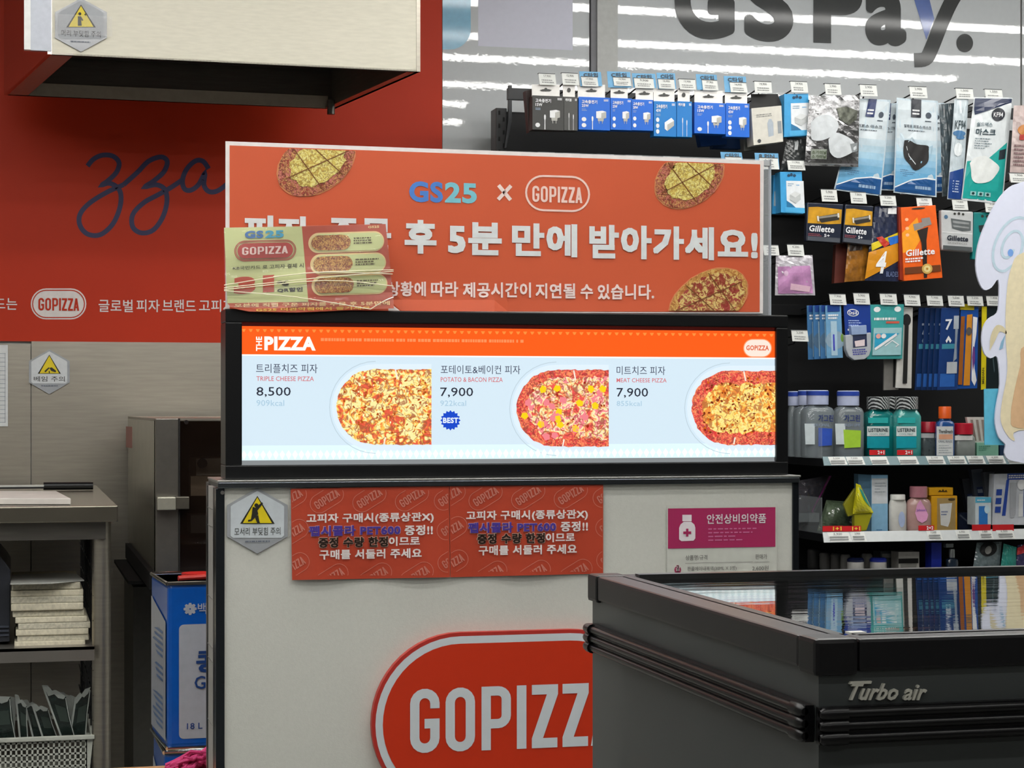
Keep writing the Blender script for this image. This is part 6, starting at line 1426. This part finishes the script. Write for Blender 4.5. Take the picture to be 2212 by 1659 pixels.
o, c, r_, s_ = bottle('baby_oil_bottle', 'clear pink baby oil bottle with a dusty pink cap', 'bottle', 1984, 1076, 1150, 52, YR + .05, zs_2, (1050, 1074), 36, pinkc, mat('#a86e78', .25, coat=1), sq=.8, yr=.6, shoulder=.2)
yf = YR + .05 - r_ * .6 - .0015; flat('drop_label', [[(1988, 1080), (1997, 1095), (2005, 1112), (2002, 1124), (1992, 1130), (1982, 1124), (1977, 1108), (1981, 1090)]], yf, mat('#dc9cc4', .35), o, 1); text("Johnson's", (1980, 1099, 2002, 1106), yf, mat('#6a4aa0', .4), o, 2, bold=.015)
pk = Pack('cotton_box', 'yellow cotton swab box with clear front window', 'box', R(2012, 1071, 2068, 1150), YR + .045, .06, mat('#d39a1c', .35), bevel=.002)
MB().prism([P(u, v, YR + .05) for u, v in R(2007, 1053, 2059, 1070)], (0, .05, 0)).make('lid', mat('#dca21a', .35), pk.o, bevel=.002)
pk.r(.22, .06, .93, .93, mat('#a98e5c', .15, coat=1), 'clear_window', 1); pk.m([[(.32, .22), (.8, .2), (.72, .7), (.64, .85), (.36, .80)]], 'white_label', mat('#d6d6d2', .4), 3); pk.bars(.38, .4, .66, .55, 2, mat('#7c86a4', .5), (.7, 1), .5, 4); pk.m([ell(.78, .10, .14, .035, 0, 12)], 'roundel', mat('#4a3c1e', .4), 3)
flat('crown_mark', [[(2026, 1063), (2030, 1058), (2034, 1061), (2037, 1056), (2040, 1061), (2044, 1058), (2047, 1063)]], YR + .05, mat('#4a3410', .4), pk.o, 1)
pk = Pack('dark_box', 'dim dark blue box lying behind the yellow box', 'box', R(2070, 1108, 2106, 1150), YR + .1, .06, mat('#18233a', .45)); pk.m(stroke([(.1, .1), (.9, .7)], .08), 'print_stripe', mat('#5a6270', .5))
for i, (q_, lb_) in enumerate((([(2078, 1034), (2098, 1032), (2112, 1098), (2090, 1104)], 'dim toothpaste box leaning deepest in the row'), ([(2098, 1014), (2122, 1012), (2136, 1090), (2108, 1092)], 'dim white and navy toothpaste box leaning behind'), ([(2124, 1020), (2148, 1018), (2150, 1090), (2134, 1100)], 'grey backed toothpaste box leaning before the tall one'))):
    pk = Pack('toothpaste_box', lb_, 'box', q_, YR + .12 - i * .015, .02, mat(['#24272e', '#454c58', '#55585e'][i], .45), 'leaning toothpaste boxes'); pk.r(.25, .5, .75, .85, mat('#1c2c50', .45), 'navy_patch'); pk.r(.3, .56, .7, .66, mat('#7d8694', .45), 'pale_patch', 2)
pk = Pack('toothpaste_box', 'tall navy and white toothpaste box facing front', 'box', [(2148, 1024), (2222, 1022), (2222, 1134), (2143, 1134)], YR + .03, .03, mat('#c2c6cc', .4), 'leaning toothpaste boxes')
nv = mat('#27479c', .4)
pk.r(.38, .0, 1, .12, nv, 'header', 1); pk.t('치카치카', .42, .02, .9, .10, wpr, 2)if False else pk.bars(.42, .02, .9, .1, 2, wpr, (.9, 1), .6, 2); pk.m([[(.36, .12), (.44, .12), (.36, .82), (.26, .82)]], 'navy_edge', nv, 1)
pk.m([[(.46, .18), (.66, .18), (.64, .78), (.60, .86), (.50, .86), (.48, .78)]], 'tube_picture', mat('#a6a9ae', .3), 2); pk.r(.72, .4, .84, .84, mat('#dadcdc', .35), 'tube_picture', 2); pk.r(.86, .3, 1, .84, nv, 'navy_edge', 1); pk.e(.80, .22, .12, .10, wpr, 'roundel', 3)
for y in (.30, .47, .64): pk.m([[(.10 - y * .05, y), (.26 - y * .05, y), (.25 - y * .05, y + .12), (.09 - y * .05, y + .12)]], 'navy_patch', nv, 2)
pk = Pack('care_carton', 'small white carton with sky blue front', 'box', R(2107, 1074, 2141, 1134), YR + .025, .05, mat('#c6d2d6', .4)); pk.r(0, 0, 1, .2, mat('#59b0d0', .4), 'blue_top'); pk.r(.22, .32, .78, .98, mat('#2f74bc', .4), 'blue_field'); pk.e(.74, .44, .17, .15, mat('#bcd8e4', .4), 'drop_mark', 3); pk.bars(.12, .06, .7, .15, 1, wpr)
# ------------------------------------------------------------------ lowest shelf
jar = mat('#b5b4b0', .4); jard = mat('#5c5b59', .45)
jg = 'cream jars on the lowest shelf'
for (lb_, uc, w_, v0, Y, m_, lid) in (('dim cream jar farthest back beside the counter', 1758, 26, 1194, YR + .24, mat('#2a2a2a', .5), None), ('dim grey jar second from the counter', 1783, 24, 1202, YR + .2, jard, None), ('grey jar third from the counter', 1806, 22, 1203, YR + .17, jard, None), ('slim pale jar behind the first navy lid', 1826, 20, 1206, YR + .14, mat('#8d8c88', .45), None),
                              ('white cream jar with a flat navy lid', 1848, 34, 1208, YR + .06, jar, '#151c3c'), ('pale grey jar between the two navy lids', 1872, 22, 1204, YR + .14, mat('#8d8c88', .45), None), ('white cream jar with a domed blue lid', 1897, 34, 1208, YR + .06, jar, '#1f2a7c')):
    c = P(uc, 1236, Y); s_ = (P(uc + 10, 0, Y).x - P(uc, 0, Y).x) / 10; zt_ = P(uc, v0 + (5 if lid else 0), Y).z
    o = thing('cream_jar', lb_, 'jar', (c.x, Y, zs_3), jg)
    MB().loft((c.x, Y), [(w_ / 2 * s_ * .85, zs_3 + .0005), (w_ / 2 * s_, zs_3 + .006), (w_ / 2 * s_ * .98, zt_)], 24).make('body', m_, o, smooth=True)
    MB().loft((c.x, Y), [(w_ / 2 * s_ * 1.02, zt_), (w_ / 2 * s_ * 1.02, zt_ + .006), (w_ / 2 * s_ * .8, zt_ + .011)], 24).make('lid', mat(lid, .3) if lid else m_, o, smooth=True)
def lowpack(name, label, cat, q, Y, d, m, **k): return Pack(name, label, cat, q, Y, d, m, **k)
pk = lowpack('cream_box', 'grey cream box behind the domed blue lid', 'box', R(1902, 1190, 1938, 1240), YR + .15, .05, mat('#5a6264', .45)); pk.r(.1, .12, .95, .3, mat('#9da09e', .45), 'pale_top')
pk = lowpack('cream_box', 'white open box with a black band on the lowest shelf', 'box', R(1941, 1192, 1986, 1240), YR + .08, .05, mat('#b9b7b0', .45)); pk.r(0, .3, .95, .52, mat('#161616', .5), 'black_band'); pk.m([[(.08, .55), (.9, .5), (.8, .9), (.15, .9)]], 'grey_picture', mat('#8f8e88', .45))
pk = lowpack('care_box', 'deep blue box standing on the lowest shelf', 'box', R(2012, 1172, 2034, 1240), YR + .06, .04, mat('#1c2f9c', .35)); pk.r(.4, .78, .7, .84, mat('#a9b6e0', .4), 'mark')
o, c, r_, s_ = bottle('pump_bottle', 'small clear pump bottle with silver collar', 'bottle', 2056, 1206, 1240, 24, YR + .06, zs_3, (1186, 1204), 12, mat('#1e2c3e', .15, coat=1), mat('#a6acae', .2, .7))
MB().pbox(2044, 1174, 2060, 1183, YR + .05, .02).make('nozzle', mat('#7f8688', .3), o, bevel=.002)
pk = lowpack('mask_pouch', 'clear pouch with a black and white round face mask', 'pouch', [(2110, 1172), (2164, 1170), (2158, 1238), (2100, 1238)], YR + .05, .01, mat('#76868a', .15, coat=1, var=.15, bump=.6, bscale=40), bag=.008); pk.e(.5, .22, .34, .24, mat('#15181a', .5), 'black_disc', 3); pk.e(.5, .26, .13, .13, mat('#9a9a96', .5), 'white_spot', 4)
pk = lowpack('teal_pouch', 'teal topped pouch beside the round mask pouch', 'pouch', [(2168, 1174), (2196, 1182), (2194, 1238), (2160, 1236)], YR + .04, .01, mat('#2f9488', .3, coat=.5), bag=.006)
pk = lowpack('snack_pouch', 'red and navy pouch at the end of the lowest shelf', 'pouch', [(2198, 1178), (2240, 1170), (2240, 1238), (2194, 1236)], YR + .04, .01, mat('#3a3560', .3, coat=.6, var=.2, scale=30), bag=.006); pk.m([[(0, .1), (.5, 0), (.5, .3), (0, .36)]], 'red_print', mat('#c02c34', .4), 2)

# ------------------------------------------------------------------ die-cut board standing at the aisle end
YX = 4.86
edge_pts = [(2300, 360), (2212, 392), (2180, 405), (2152, 438), (2128, 486), (2113, 530), (2108, 572), (2114, 606), (2126, 626), (2142, 621), (2157, 604), (2158, 650), (2154, 676), (2136, 688), (2124, 708), (2121, 738), (2127, 764), (2140, 774), (2155, 772), (2160, 830), (2152, 880), (2150, 915), (2158, 945), (2172, 960), (2170, 978), (2178, 992), (2200, 998), (2240, 1004), (2330, 1000), (2360, 700), (2340, 400)]
bt = thing('display_cutout', 'white die-cut cardboard display with pale blue swirl before the gondola', 'cutout', (P(2260, 0, YX).x, YX, 0))
sp_ = smoothpath(edge_pts + [edge_pts[0]], 3)[:-1]
MB().prism([P(u, v, YX) for u, v in sp_], (0, .006, 0)).make('board', mat('#cfd3e4', .5, var=.01), bt)
swm = mat('#b3c9d6', .5)
sw_ = []
for t_ in range(64):
    a = t_ / 63 * PI * 4.2; r_ = 10 + 42 * t_ / 63
    x_, y_ = r_ * math.cos(a) * .85, r_ * math.sin(a) * 1.55
    cr_, sr_ = math.cos(.38), math.sin(.38); sw_.append((2182 + x_ * cr_ - y_ * sr_, 535 + x_ * sr_ + y_ * cr_))
flat('swirl', stroke([p for p in sw_ if not (p[0] > 2172 and p[1] > 575)], 5.5), YX, swm, bt, 1)
flat('cream_field', [smoothpath([(2330, 540), (2212, 545), (2184, 580), (2174, 640), (2172, 720), (2176, 800), (2164, 870), (2162, 910), (2176, 940), (2192, 952), (2200, 930), (2330, 930)], 4)], YX, mat('#d8cdac', .5), bt, 2)
flat('tan_field', [smoothpath([(2330, 740), (2216, 745), (2204, 790), (2190, 850), (2184, 900), (2200, 925), (2330, 920)], 4)], YX, mat('#cba882', .5), bt, 3)
flat('leaf_shape', [smoothpath([(2138, 758), (2140, 726), (2152, 703), (2168, 706), (2175, 722), (2160, 716), (2150, 735), (2138, 758)], 3)], YX, mat('#c9bf9e', .5), bt, 2)
flat('ribbon_shape', [[(2172, 722), (2166, 752), (2158, 756), (2163, 738)]], YX, mat('#7fa6c0', .5), bt, 3)
flat('blue_dot', [ell(2183, 546, 6, 8)], YX, mat('#6f9ad8', .5), bt, 2)
MB().prism([P(u, v, YX + .012) for u, v in [(2126, 840), (2200, 838), (2200, 962), (2127, 961)]], (0, .003, 0)).make('blue_backing', mat('#5bb2cf', .4), bt)
px_ = P(2330, 0, YX).x
MB().box(px_ - .012, px_ + .012, YX + .016, YX + .03, .004, P(2330, 500, YX).z).make('stand_pole', mat('#8d8f90', .4), bt)
MB().box(px_ - .12, px_ + .12, YX - .06, YX + .14, .004, .016).make('stand_foot', mat('#8d8f90', .4), bt)
bpy.data.scenes.remove(_bench)
